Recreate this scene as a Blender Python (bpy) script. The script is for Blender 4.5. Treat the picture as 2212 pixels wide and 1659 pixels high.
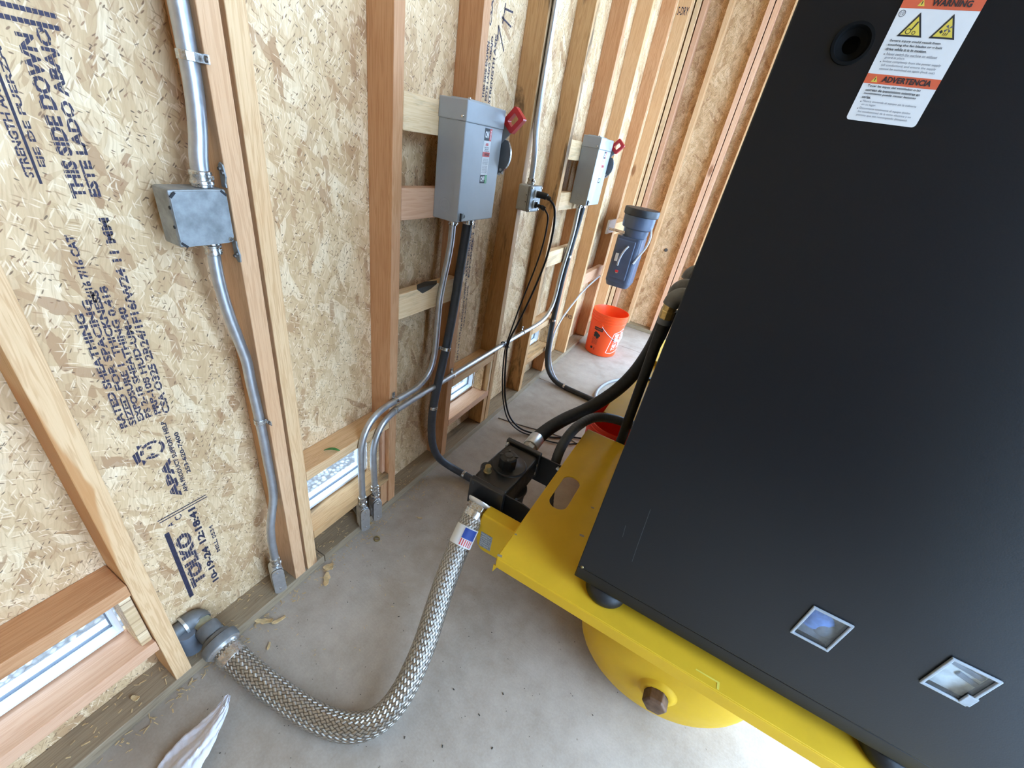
import bpy, bmesh, math, random
from mathutils import Vector, Matrix
from mathutils.geometry import tessellate_polygon

random.seed(7)
scene = bpy.context.scene
for o in list(bpy.data.objects):
    bpy.data.objects.remove(o)
C = scene.collection
PI = math.pi

# ------------------------------------------------------------------ camera
R = [[0.8621634366141268, 0.4802202213165661, 0.16143960977525573],
     [0.37099242266593124, -0.3814230786217092, -0.8466882882260746],
     [-0.34502004418610466, 0.7898765562626895, -0.5070070955878356]]
cam_d = bpy.data.cameras.new('camera')
cam_d.sensor_fit = 'HORIZONTAL'
cam_d.sensor_width = 36.0
cam_d.lens = 884.62 / 2212 * 36.0
cam_d.clip_start = 0.02
cam_d.clip_end = 200
cam = bpy.data.objects.new('camera', cam_d)
C.objects.link(cam)
m = Matrix(((R[0][0], -R[1][0], -R[2][0], 0.885),
            (R[0][1], -R[1][1], -R[2][1], 0.0),
            (R[0][2], -R[1][2], -R[2][2], 1.455),
            (0, 0, 0, 1)))
cam.matrix_world = m
scene.camera = cam

# ------------------------------------------------------------------ world (overcast-bright sky) and exposure
w = bpy.data.worlds.new('sky')
scene.world = w
w.use_nodes = True
nt = w.node_tree
bg = nt.nodes['Background']
bg.inputs[0].default_value = (0.46, 0.68, 1.0, 1)
bg.inputs[1].default_value = 5.2
scene.view_settings.view_transform = 'Standard'
scene.view_settings.look = 'None'
scene.view_settings.exposure = 1.32
scene.view_settings.gamma = 1.0
scene.view_settings.use_curve_mapping = False
scene.cycles.max_bounces = 8
scene.cycles.diffuse_bounces = 4
scene.cycles.glossy_bounces = 3
scene.cycles.transmission_bounces = 6
scene.cycles.transparent_max_bounces = 6
scene.cycles.caustics_reflective = False
scene.cycles.caustics_refractive = False
scene.cycles.use_denoising = True
scene.cycles.adaptive_threshold = 0.1

# ================================================================== materials
MATS = {}

class NB:
    """small node builder"""
    def __init__(s, name):
        s.mat = bpy.data.materials.new(name)
        s.mat.use_nodes = True
        s.nt = s.mat.node_tree
        s.n = s.nt.nodes
        s.l = s.nt.links
        s.bsdf = s.n['Principled BSDF']
        MATS[name] = s.mat
    def add(s, t, **kw):
        nd = s.n.new(t)
        for k, v in kw.items():
            setattr(nd, k, v)
        return nd
    def link(s, a, b):
        s.l.new(a, b)
    def setin(s, sock, v):
        if hasattr(v, 'is_output'):
            s.l.new(v, sock)
        elif isinstance(v, (tuple, list)) and len(v) == 3 and sock.type == 'RGBA':
            sock.default_value = (*v, 1)
        else:
            sock.default_value = v
    def math(s, op, a, b=None, c=None, clamp=False):
        nd = s.add('ShaderNodeMath', operation=op, use_clamp=clamp)
        s.setin(nd.inputs[0], a)
        if b is not None: s.setin(nd.inputs[1], b)
        if c is not None: s.setin(nd.inputs[2], c)
        return nd.outputs[0]
    def mix(s, f, a, b, mode='MIX'):
        nd = s.add('ShaderNodeMix', data_type='RGBA', blend_type=mode)
        s.setin(nd.inputs[0], f); s.setin(nd.inputs[6], a); s.setin(nd.inputs[7], b)
        return nd.outputs[2]
    def smooth(s, v, a, b, lo=0.0, hi=1.0):
        nd = s.add('ShaderNodeMapRange', interpolation_type='SMOOTHSTEP')
        s.setin(nd.inputs[0], v)
        nd.inputs[1].default_value = a; nd.inputs[2].default_value = b
        nd.inputs[3].default_value = lo; nd.inputs[4].default_value = hi
        return nd.outputs[0]
    def coords(s, kind='Object'):
        return s.add('ShaderNodeTexCoord').outputs[kind]
    def mapping(s, v, loc=(0,0,0), rot=(0,0,0), scale=(1,1,1)):
        nd = s.add('ShaderNodeMapping')
        s.link(v, nd.inputs[0])
        nd.inputs[1].default_value = loc; nd.inputs[2].default_value = rot; nd.inputs[3].default_value = scale
        return nd.outputs[0]
    def noise(s, v, scale, detail=4, rough=0.55, dist=0.0, out=0):
        nd = s.add('ShaderNodeTexNoise')
        s.link(v, nd.inputs['Vector'])
        nd.inputs['Scale'].default_value = scale; nd.inputs['Detail'].default_value = detail
        nd.inputs['Roughness'].default_value = rough; nd.inputs['Distortion'].default_value = dist
        return nd.outputs[out]
    def voronoi(s, v, scale, dim='2D', metric='CHEBYCHEV', feature='F1', rnd=1.0):
        nd = s.add('ShaderNodeTexVoronoi', voronoi_dimensions=dim, feature=feature)
        if feature != 'DISTANCE_TO_EDGE': nd.distance = metric
        s.link(v, nd.inputs['Vector'])
        nd.inputs['Scale'].default_value = scale
        nd.inputs['Randomness'].default_value = rnd
        return nd
    def ramp(s, f, stops, interp='LINEAR'):
        nd = s.add('ShaderNodeValToRGB')
        cr = nd.color_ramp; cr.interpolation = interp
        while len(cr.elements) < len(stops): cr.elements.new(0.5)
        for e, (p, c) in zip(cr.elements, stops):
            e.position = p; e.color = (*c, 1) if len(c) == 3 else c
        s.setin(nd.inputs[0], f)
        return nd.outputs[0]
    def bump(s, h, strength=0.3, dist=0.002):
        nd = s.add('ShaderNodeBump')
        s.link(h, nd.inputs['Height'])
        nd.inputs['Strength'].default_value = strength; nd.inputs['Distance'].default_value = dist
        s.link(nd.outputs[0], s.bsdf.inputs['Normal'])
    def set(s, **kw):
        names = {'color': 'Base Color', 'rough': 'Roughness', 'metal': 'Metallic', 'spec': 'Specular IOR Level',
                 'trans': 'Transmission Weight', 'ior': 'IOR', 'coat': 'Coat Weight', 'coatr': 'Coat Roughness',
                 'alpha': 'Alpha'}
        for k, v in kw.items():
            s.setin(s.bsdf.inputs[names[k]], v)
        return s.mat

def plain(name, color, rough=0.5, metal=0.0, var=0.12, nscale=30.0, bump=0.0, bscale=200.0, spec=0.5, coat=0.0, trans=0.0, ior=1.45):
    b = NB(name)
    v = b.coords()
    f = b.noise(v, nscale, 5, 0.6)
    k = b.smooth(f, 0.25, 0.75)
    lo = tuple(c * (1 - var) for c in color); hi = tuple(min(1, c * (1 + var)) for c in color)
    b.set(color=b.mix(k, lo, hi), metal=metal, spec=spec, coat=coat, trans=trans, ior=ior)
    r = b.smooth(b.noise(v, nscale * 2.3, 3), 0.2, 0.8, max(0.02, rough - 0.08), min(1, rough + 0.08))
    b.set(rough=r)
    if bump:
        b.bump(b.noise(v, bscale, 2), bump, 0.001)
    return b.mat

def osb(name, a, c, seed=0.0):
    """strand board; a, c = which object axes span the sheet"""
    b = NB(name)
    sx = b.add('ShaderNodeSeparateXYZ'); b.link(b.coords(), sx.inputs[0])
    cb = b.add('ShaderNodeCombineXYZ')
    b.link(sx.outputs[a], cb.inputs[0]); b.link(sx.outputs[c], cb.inputs[1])
    p0 = cb.outputs[0]
    warp = b.noise(p0, 9.0, 3, 0.6, out=1)
    ad = b.add('ShaderNodeVectorMath', operation='MULTIPLY_ADD')
    b.link(warp, ad.inputs[0]); ad.inputs[1].default_value = (0.03, 0.03, 0); b.link(p0, ad.inputs[2])
    p = ad.outputs[0]
    pal = [(0.0, (0.33, 0.185, 0.095)), (0.07, (0.43, 0.275, 0.15)), (0.18, (0.53, 0.385, 0.225)), (0.5, (0.64, 0.495, 0.31)), (0.82, (0.735, 0.60, 0.405)), (1.0, (0.84, 0.745, 0.56))]
    base = b.ramp(b.noise(p0, 6.0, 4), [(0.3, (0.56, 0.42, 0.25)), (0.7, (0.69, 0.55, 0.355))])
    layers = [(84, 6, 22, .35, .8), (40, 7, 30, .62, .75), (112, 8, 26, .58, .75), (66, 9, 36, .60, .7), (-35, 11, 48, .74, .7), (98, 14, 62, .66, .65)]
    h = None
    for i, (ang, fl, fs, thr, op) in enumerate(layers):
        a_ = math.radians(ang)
        v = b.mapping(b.mapping(p, loc=(i * 3.1 + seed, i * 1.7, 0), rot=(0, 0, -a_)), scale=(fl, fs, 1))
        vo = b.voronoi(v, 1.0)
        sc = b.add('ShaderNodeSeparateColor'); b.link(vo.outputs['Color'], sc.inputs[0])
        mk = b.math('GREATER_THAN', sc.outputs[0], thr)
        base = b.mix(b.math('MULTIPLY', mk, op), base, b.ramp(sc.outputs[1], pal))
    # long-grain streaks inside the strands
    st = b.noise(b.mapping(b.mapping(p, rot=(0, 0, -1.35)), scale=(16, 300, 1)), 1.0, 3)
    base = b.mix(b.smooth(st, 0.40, 0.75, 0.0, 0.42), base, (0.42, 0.28, 0.155))
    # fine fibres and flakes, light and dark
    for ang, fl, fs, thr, seed2, c0, c1 in ((55, 36, 330, .88, 2.2, (0.40, 0.265, 0.145), (0.84, 0.75, 0.57)), (-25, 50, 420, .91, 7.9, (0.36, 0.23, 0.125), (0.84, 0.75, 0.58)), (100, 60, 460, .88, 13.7, (0.40, 0.27, 0.155), (0.86, 0.78, 0.62))):
        v = b.mapping(b.mapping(p, loc=(seed2, seed, 0), rot=(0, 0, -math.radians(ang))), scale=(fl, fs, 1))
        vo = b.voronoi(v, 1.0, metric='EUCLIDEAN')
        sc = b.add('ShaderNodeSeparateColor'); b.link(vo.outputs['Color'], sc.inputs[0])
        mk = b.math('MULTIPLY', b.math('GREATER_THAN', sc.outputs[0], thr), b.smooth(vo.outputs['Distance'], 0.25, 0.6, 0.65, 0))
        base = b.mix(mk, base, b.mix(b.math('GREATER_THAN', sc.outputs[1], 0.42), c0, c1))
    # small dark bark flecks
    for ang, fl, fs, thr, seed2 in ((50, 95, 330, .957, 5.3), (-30, 120, 380, .965, 11.1)):
        v = b.mapping(b.mapping(p, loc=(seed2, seed, 0), rot=(0, 0, -math.radians(ang))), scale=(fl, fs, 1))
        vo = b.voronoi(v, 1.0, metric='EUCLIDEAN')
        sc = b.add('ShaderNodeSeparateColor'); b.link(vo.outputs['Color'], sc.inputs[0])
        mk = b.math('MULTIPLY', b.math('GREATER_THAN', sc.outputs[0], thr), b.smooth(vo.outputs['Distance'], 0.25, 0.5, 1, 0))
        base = b.mix(b.math('MULTIPLY', mk, 0.85), base, b.ramp(sc.outputs[1], [(0, (0.06, 0.04, 0.03)), (1, (0.32, 0.18, 0.10))]))
    base = b.mix(1.0, base, (1.07, 0.935, 0.80), 'MULTIPLY')
    b.set(color=base, rough=0.6, spec=0.35)
    b.bump(b.noise(p, 140.0, 2, 0.6), 0.3, 0.0016)
    return b.mat

def wood(name, axis, light, dark, stain=0.0, seed=0.0, knots=True):
    """sawn softwood, grain along object axis (0,1,2)"""
    b = NB(name)
    oi = b.add('ShaderNodeObjectInfo')
    cb = b.add('ShaderNodeCombineXYZ')
    b.link(b.math('MULTIPLY', oi.outputs['Random'], 7.0), cb.inputs[0])
    b.link(b.math('MULTIPLY', oi.outputs['Random'], 13.0), cb.inputs[1])
    b.link(b.math('MULTIPLY', oi.outputs['Random'], 31.0), cb.inputs[2])
    ad = b.add('ShaderNodeVectorMath', operation='ADD')
    b.link(b.coords(), ad.inputs[0]); b.link(cb.outputs[0], ad.inputs[1])
    p = ad.outputs[0]
    sc = [1.0, 1.0, 1.0]; sc[axis] = 0.045
    ps = b.mapping(p, scale=tuple(sc))
    bend = b.noise(b.mapping(p, scale=tuple(0.25 if i == axis else 1 for i in range(3))), 7.0, 2)
    rings = b.noise(ps, 55.0, 3, 0.6, 0.6)
    fine = b.noise(ps, 260.0, 3, 0.6)
    wv = b.math('SINE', b.math('MULTIPLY', b.math('ADD', rings, b.math('MULTIPLY', bend, 0.7)), 44.0))
    t = b.math('ADD', b.math('MULTIPLY', b.smooth(wv, -0.3, 1.0), 0.5), b.math('MULTIPLY', b.smooth(fine, 0.4, 0.7), 0.28))
    col = b.mix(t, light, dark)
    tint = b.noise(p, 2.2, 2)
    col = b.mix(b.smooth(tint, 0.35, 0.7, 0, 0.3), col, tuple(x * y for x, y in zip(dark, (1.12, 1.0, 0.9))))
    col = b.mix(b.math('MULTIPLY', oi.outputs['Random'], 0.22), col, tuple(x * 0.8 for x in dark))
    h = t
    if knots:
        ks = [9.0, 9.0, 9.0]; ks[axis] = 3.4
        vo = b.voronoi(b.mapping(p, scale=tuple(ks)), 1.0, dim='3D', metric='EUCLIDEAN')
        s2 = b.add('ShaderNodeSeparateColor'); b.link(vo.outputs['Color'], s2.inputs[0])
        kk = b.math('MULTIPLY', b.math('GREATER_THAN', s2.outputs[0], 0.72), b.smooth(vo.outputs['Distance'], 0.09, 0.2, 1, 0))
        col = b.mix(b.math('MULTIPLY', kk, 0.75), col, (0.22, 0.085, 0.03))
    if stain:
        ss = [8.0, 8.0, 8.0]; ss[axis] = 1.6
        sn = b.noise(b.mapping(p, scale=tuple(ss)), 1.6, 5, 0.65, 0.8)
        col = b.mix(b.smooth(sn, 0.52, 0.68, 0, stain), col, (0.045, 0.032, 0.022))
    col = b.mix(1.0, col, (1.07, 0.94, 0.84), 'MULTIPLY')
    b.set(color=col, rough=0.6, spec=0.3)
    b.bump(fine, 0.2, 0.0008)
    return b.mat

LF = (0.70, 0.50, 0.30); DF = (0.50, 0.29, 0.135)
for ax, nm in ((0, 'x'), (1, 'y'), (2, 'z')):
    wood('pine_' + nm, ax, (0.72, 0.53, 0.315), (0.54, 0.335, 0.165))
    wood('fir_' + nm, ax, (0.62, 0.385, 0.215), (0.43, 0.215, 0.095))
    wood('pink_' + nm, ax, (0.70, 0.475, 0.325), (0.565, 0.335, 0.205))
    wood('pale_' + nm, ax, (0.80, 0.66, 0.44), (0.66, 0.48, 0.26), stain=0.25)
    wood('stained_' + nm, ax, (0.60, 0.41, 0.21), (0.42, 0.245, 0.105), stain=0.8)
wood('tan_z', 2, (0.68, 0.47, 0.29), (0.53, 0.325, 0.175))
wood('wane_z', 2, (0.72, 0.53, 0.315), (0.54, 0.335, 0.165))
def add_wane(mt):
    # orange bark-side streak along one arris
    nt_ = mt.node_tree; bs = nt_.nodes['Principled BSDF']; src = bs.inputs['Base Color'].links[0].from_socket
    b = NB.__new__(NB); b.mat = mt; b.nt = nt_; b.n = nt_.nodes; b.l = nt_.links; b.bsdf = bs
    sx = b.add('ShaderNodeSeparateXYZ'); b.link(b.coords(), sx.inputs[0])
    wob = b.noise(b.mapping(b.coords(), scale=(1, 1, 0.6)), 9.0, 3)
    zc = b.math('SUBTRACT', 1.0, b.math('ABSOLUTE', b.math('MULTIPLY', b.math('SUBTRACT', sx.outputs[2], 0.72), 4.2)), clamp=True)
    lim = b.math('MULTIPLY', zc, b.math('MULTIPLY', wob, 0.045))
    mk = b.smooth(b.math('SUBTRACT', lim, sx.outputs[1]), -0.002, 0.004)
    b.set(color=b.mix(b.math('MULTIPLY', mk, 0.8), src, (0.52, 0.22, 0.065)))
add_wane(MATS['wane_z'])
wood('treated_y', 1, (0.34, 0.29, 0.205), (0.22, 0.178, 0.122), stain=0.5, knots=False)
wood('treated_x', 0, (0.33, 0.295, 0.20), (0.215, 0.185, 0.122), stain=0.5, knots=False)
osb('osb_left', 1, 2, 0.0)
osb('osb_far', 0, 2, 4.0)
plain('osb_side', (0.64, 0.47, 0.27), 0.65, 0, 0.3, 40)
plain('osb_ceiling', (0.64, 0.47, 0.27), 0.65, 0, 0.3, 40)
osb('osb_scrap', 0, 2, 21.0)

def concrete():
    b = NB('concrete')
    p = b.coords()
    n1 = b.noise(p, 2.1, 5, 0.6); n2 = b.noise(p, 14, 5, 0.65); n3 = b.noise(p, 160, 3, 0.7)
    t = b.math('ADD', b.math('MULTIPLY', n1, 0.5), b.math('ADD', b.math('MULTIPLY', n2, 0.3), b.math('MULTIPLY', n3, 0.2)))
    col = b.ramp(t, [(0.34, (0.29, 0.243, 0.20)), (0.5, (0.39, 0.342, 0.295)), (0.66, (0.48, 0.432, 0.385))])
    # brown blotches in a loose noise pattern
    s = b.noise(b.mapping(p, loc=(3.3, 1.2, 0)), 2.6, 4, 0.55, 0.4)
    col = b.mix(b.smooth(s, 0.56, 0.70, 0, 0.38), col, (0.25, 0.185, 0.125))
    # pits and grit
    vo = b.voronoi(p, 46, dim='3D', metric='EUCLIDEAN')
    s2 = b.add('ShaderNodeSeparateColor'); b.link(vo.outputs['Color'], s2.inputs[0])
    pit = b.math('MULTIPLY', b.math('GREATER_THAN', s2.outputs[0], 0.93), b.smooth(vo.outputs['Distance'], 0.05, 0.14, 1, 0))
    col = b.mix(b.math('MULTIPLY', pit, 0.5), col, (0.17, 0.14, 0.11))
    br = b.noise(b.mapping(b.mapping(p, rot=(0, 0, 0.12)), scale=(3, 170, 1)), 1.0, 3)
    col = b.mix(1.0, col, (1.05, 0.985, 0.90), 'MULTIPLY')
    b.set(color=col, rough=0.72, spec=0.3)
    b.bump(b.math('ADD', b.math('MULTIPLY', n3, 0.5), b.math('ADD', br, b.math('MULTIPLY', pit, -2.0))), 0.35, 0.0012)
concrete()

def gravel():
    b = NB('gravel')
    p = b.coords()
    vo = b.voronoi(p, 60, dim='3D', metric='EUCLIDEAN')
    s2 = b.add('ShaderNodeSeparateColor'); b.link(vo.outputs['Color'], s2.inputs[0])
    col = b.ramp(s2.outputs[0], [(0, (0.20, 0.20, 0.20)), (0.5, (0.36, 0.36, 0.355)), (1, (0.62, 0.62, 0.61))])
    b.set(color=b.mix(b.smooth(vo.outputs['Distance'], 0.3, 0.75), col, (0.16, 0.16, 0.165)), rough=0.8)
    b.bump(vo.outputs['Distance'], 0.8, 0.01)
gravel()
plain('apron', (0.46, 0.45, 0.43), 0.8, 0, 0.2, 12, 0.2, 90)

def galvanized(name, color, rough=0.35, sc=60):
    b = NB(name)
    v = b.coords()
    vo = b.voronoi(b.mapping(v, loc=(1.3, 2.7, 0.4)), sc, dim='3D', metric='EUCLIDEAN')
    s2 = b.add('ShaderNodeSeparateColor'); b.link(vo.outputs['Color'], s2.inputs[0])
    n = b.noise(v, 35, 5, 0.65)
    k = b.math('ADD', b.math('MULTIPLY', s2.outputs[0], 0.45), b.math('MULTIPLY', n, 0.55))
    b.set(color=b.ramp(k, [(0.25, tuple(c * 0.72 for c in color)), (0.7, color)]), metal=0.85, rough=b.smooth(k, 0.2, 0.8, rough + 0.14, rough - 0.05))
    return b.mat
plain('emt', (0.52, 0.53, 0.54), 0.38, 0.85, 0.10, 40)
plain('galv_box', (0.30, 0.31, 0.305), 0.5, 0.55, 0.28, 34)
plain('cast_zinc', (0.56, 0.55, 0.53), 0.34, 0.8, 0.10, 70, 0.06, 300)
plain('steel_bright', (0.60, 0.59, 0.57), 0.26, 0.9, 0.12, 60)
plain('pipe_grey', (0.17, 0.17, 0.165), 0.55, 0.35, 0.22, 30, 0.15, 150)
plain('pvc_grey', (0.155, 0.17, 0.195), 0.5, 0, 0.15, 18)
plain('steel_dark', (0.16, 0.15, 0.14), 0.45, 0.7)
plain('brass', (0.58, 0.42, 0.17), 0.34, 0.95, 0.2, 60)
plain('nipple_tan', (0.33, 0.30, 0.19), 0.55, 0.3, 0.2, 50)
plain('brass_dull', (0.36, 0.27, 0.12), 0.5, 0.8, 0.25, 60)
plain('rust_plug', (0.145, 0.083, 0.05), 0.55, 0.35, 0.35, 45, 0.25, 120)
plain('switch_grey', (0.36, 0.385, 0.40), 0.42, 0, 0.05, 8, 0.06, 500, coat=0.15)
plain('switch_side', (0.34, 0.36, 0.37), 0.45, 0, 0.05, 8, 0.06, 500)
plain('lever_grey', (0.15, 0.17, 0.19), 0.45)
plain('handle_red', (0.55, 0.025, 0.03), 0.38, 0, 0.08, 20, coat=0.2)
plain('box_grey', (0.42, 0.405, 0.345), 0.55, 0, 0.06, 15)
plain('rubber', (0.012, 0.012, 0.013), 0.5, 0, 0.3, 40, 0.1, 250)
plain('rubber_hose', (0.016, 0.0165, 0.017), 0.55, 0, 0.3, 60, 0.15, 320)
plain('cord_black', (0.008, 0.008, 0.009), 0.42, 0, 0.2, 40)
plain('flex_grey', (0.055, 0.06, 0.07), 0.5, 0, 0.15, 30)
plain('flex_black', (0.03, 0.031, 0.033), 0.5, 0, 0.2, 30)
plain('black_cast', (0.012, 0.0125, 0.0135), 0.36, 0, 0.3, 25, 0.12, 160, coat=0.15)
plain('knob_grey', (0.05, 0.05, 0.05), 0.4)
plain('zinc_white', (0.70, 0.70, 0.68), 0.36, 0.65, 0.06, 60)
plain('black_bracket', (0.010, 0.012, 0.016), 0.42, 0, 0.15, 25, 0.15, 400)
def cabinet():
    b = NB('cabinet')
    v = b.coords()
    b.set(color=b.mix(b.noise(v, 3.0, 2), (0.0022, 0.0034, 0.0055), (0.0028, 0.0042, 0.0066)), rough=0.34, spec=0.40)
    b.bump(b.noise(v, 420, 1), 0.12, 0.0008)
cabinet()
plain('yellow_paint', (0.66, 0.395, 0.022), 0.5, 0, 0.05, 9, 0.07, 350, spec=0.2)
plain('latch_black', (0.003, 0.003, 0.003), 0.75, 0, 0.1, 30, spec=0.15)
plain('scratch_grey', (0.06, 0.065, 0.07), 0.5)
plain('scuff', (0.28, 0.23, 0.15), 0.7)
plain('separator', (0.055, 0.075, 0.12), 0.38, 0, 0.12, 12, coat=0.2)
plain('separator_lid', (0.014, 0.015, 0.018), 0.45, 0, 0.15, 20)
plain('vinyl_white', (0.80, 0.82, 0.84), 0.4, 0, 0.03)
plain('gasket', (0.02, 0.02, 0.022), 0.7)
plain('glazing_bead', (0.16, 0.18, 0.21), 0.6)
plain('label_white', (0.74, 0.74, 0.73), 0.5, 0, 0.03)
plain('label_red', (0.62, 0.06, 0.045), 0.5, 0, 0.05)
plain('label_orange', (0.66, 0.12, 0.05), 0.5, 0, 0.05)
plain('label_green', (0.05, 0.42, 0.12), 0.5, 0, 0.05)
plain('label_yellow', (0.72, 0.56, 0.08), 0.5, 0, 0.04)
plain('label_blue', (0.02, 0.06, 0.30), 0.5, 0, 0.05)
plain('label_grey', (0.30, 0.32, 0.34), 0.45, 0.3, 0.35, 180)
plain('ink', (0.02, 0.02, 0.022), 0.6, 0, 0.1)
plain('ink_grey', (0.10, 0.10, 0.12), 0.6, 0, 0.1)
plain('white_print', (0.82, 0.82, 0.82), 0.5, 0, 0.03)
plain('reflection_blue', (0.16, 0.30, 0.72), 0.55, 0, 0.5, 26)  # colour of the blue reflection painted into the first sight window
plain('reflection_pale', (0.70, 0.76, 0.80), 0.6, 0, 0.35, 30)  # pale tone standing in for a bright reflection in the second sight window
plain('card_dark', (0.20, 0.23, 0.28), 0.6, 0, 0.35, 30)
plain('chip_wood', (0.60, 0.41, 0.20), 0.7, 0, 0.25, 80)
plain('leaf_green', (0.07, 0.22, 0.05), 0.5, 0, 0.3, 60)
plain('dirt', (0.055, 0.045, 0.035), 0.9)
plain('cloth', (0.72, 0.70, 0.74), 0.85, 0, 0.07, 45, 0.5, 420)

def bucket_mat(name, color):
    b = NB(name)
    v = b.coords()
    n = b.noise(v, 8, 3)
    b.set(color=b.mix(n, color, tuple(c * 1.1 for c in color)), rough=0.36, spec=0.5)
    b.bsdf.inputs['Subsurface Weight'].default_value = 0.15
    b.bsdf.inputs['Subsurface Radius'].default_value = (0.02, 0.006, 0.003)
    b.bsdf.inputs['Subsurface Scale'].default_value = 0.5
bucket_mat('bucket_orange', (0.90, 0.085, 0.012))
bucket_mat('bucket_red', (0.72, 0.035, 0.012))

def glass(name, color, rough=0.02, ior=1.45):
    """thin clear sheet: see-through with a fresnel reflection"""
    b = NB(name)
    v = b.coords()
    out = b.n['Material Output']
    tr = b.add('ShaderNodeBsdfTransparent'); tr.inputs[0].default_value = (*color, 1)
    gl = b.add('ShaderNodeBsdfGlossy')
    b.setin(gl.inputs['Roughness'], b.smooth(b.noise(v, 20, 3), 0.2, 0.9, rough, rough + 0.05))
    lw = b.add('ShaderNodeLayerWeight'); lw.inputs['Blend'].default_value = 0.5
    fac = b.math('ADD', 0.05, b.math('MULTIPLY', b.math('POWER', lw.outputs['Facing'], 4.0), 0.7))
    mx = b.add('ShaderNodeMixShader')
    b.link(fac, mx.inputs[0]); b.link(tr.outputs[0], mx.inputs[1]); b.link(gl.outputs[0], mx.inputs[2])
    b.link(mx.outputs[0], out.inputs['Surface'])
    b.n.remove(b.bsdf)
glass('glass', (0.94, 0.97, 0.98))
glass('clear_plastic', (0.93, 0.95, 0.96), 0.03)

def frosted(name):
    b = NB(name)
    v = b.coords()
    n = b.noise(v, 50, 3)
    b.set(color=b.mix(n, (0.72, 0.72, 0.76), (0.84, 0.84, 0.88)), rough=0.3, trans=0.45)
frosted('clear_tube')
plain('clear_rim', (0.34, 0.37, 0.40), 0.22, 0, 0.1, 40, coat=0.3)
plain('tube_grey', (0.30, 0.29, 0.30), 0.4, 0, 0.1, 40)

def ink_wall():
    """jet-printed ink: broken by fine gaps that run with the lettering"""
    b = NB('ink_wall')
    v = b.coords()
    sx = b.add('ShaderNodeSeparateXYZ'); b.link(v, sx.inputs[0])
    s = b.math('SINE', b.math('MULTIPLY', sx.outputs[1], 2 * PI / 0.0062))
    gap = b.smooth(s, 0.82, 0.98)
    wear = b.smooth(b.noise(b.mapping(v, scale=(1, 1, 0.5)), 210, 3, 0.7), 0.60, 0.72)
    a = b.math('SUBTRACT', 1.0, b.math('MAXIMUM', gap, wear), clamp=True)
    b.set(color=b.mix(b.noise(v, 60, 2), (0.02, 0.017, 0.035), (0.05, 0.042, 0.085)), rough=0.7, alpha=b.math('MULTIPLY', a, 0.93))
ink_wall()
plain('ink_solid', (0.028, 0.024, 0.045), 0.7, 0, 0.3, 120)

def braid():
    b = NB('braid')
    uv = b.coords('UV')
    sx = b.add('ShaderNodeSeparateXYZ'); b.link(uv, sx.inputs[0])
    u, vv = sx.outputs[0], sx.outputs[1]
    U = b.math('MULTIPLY', u, 20.0)
    V = b.math('MULTIPLY', vv, 58.0)
    a = b.math('ADD', U, V); c = b.math('SUBTRACT', U, V)
    sa = b.math('ABSOLUTE', b.math('SINE', b.math('MULTIPLY', a, PI)))
    sc = b.math('ABSOLUTE', b.math('SINE', b.math('MULTIPLY', c, PI)))
    fa = b.math('FLOOR', a); fc = b.math('FLOOR', c)
    par = b.math('MODULO', b.math('ABSOLUTE', b.math('ADD', fa, fc)), 2.0)
    cond = b.math('LESS_THAN', par, 0.5)
    h = b.math('ADD', b.math('MULTIPLY', cond, sa), b.math('MULTIPLY', b.math('SUBTRACT', 1.0, cond), sc))
    # wires inside each band
    wa = b.math('ABSOLUTE', b.math('SINE', b.math('MULTIPLY', a, PI * 4)))
    wc = b.math('ABSOLUTE', b.math('SINE', b.math('MULTIPLY', c, PI * 4)))
    wr = b.math('ADD', b.math('MULTIPLY', cond, wa), b.math('MULTIPLY', b.math('SUBTRACT', 1.0, cond), wc))
    hh = b.math('ADD', h, b.math('MULTIPLY', wr, 0.18))
    b.set(color=b.ramp(h, [(0.0, (0.06, 0.048, 0.036)), (0.35, (0.30, 0.265, 0.22)), (1.0, (0.56, 0.52, 0.46))]), metal=0.92, rough=0.30)
    b.bump(hh, 1.0, 0.0028)
braid()
M = MATS

# ================================================================== mesh helpers
ORG = {}

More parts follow.
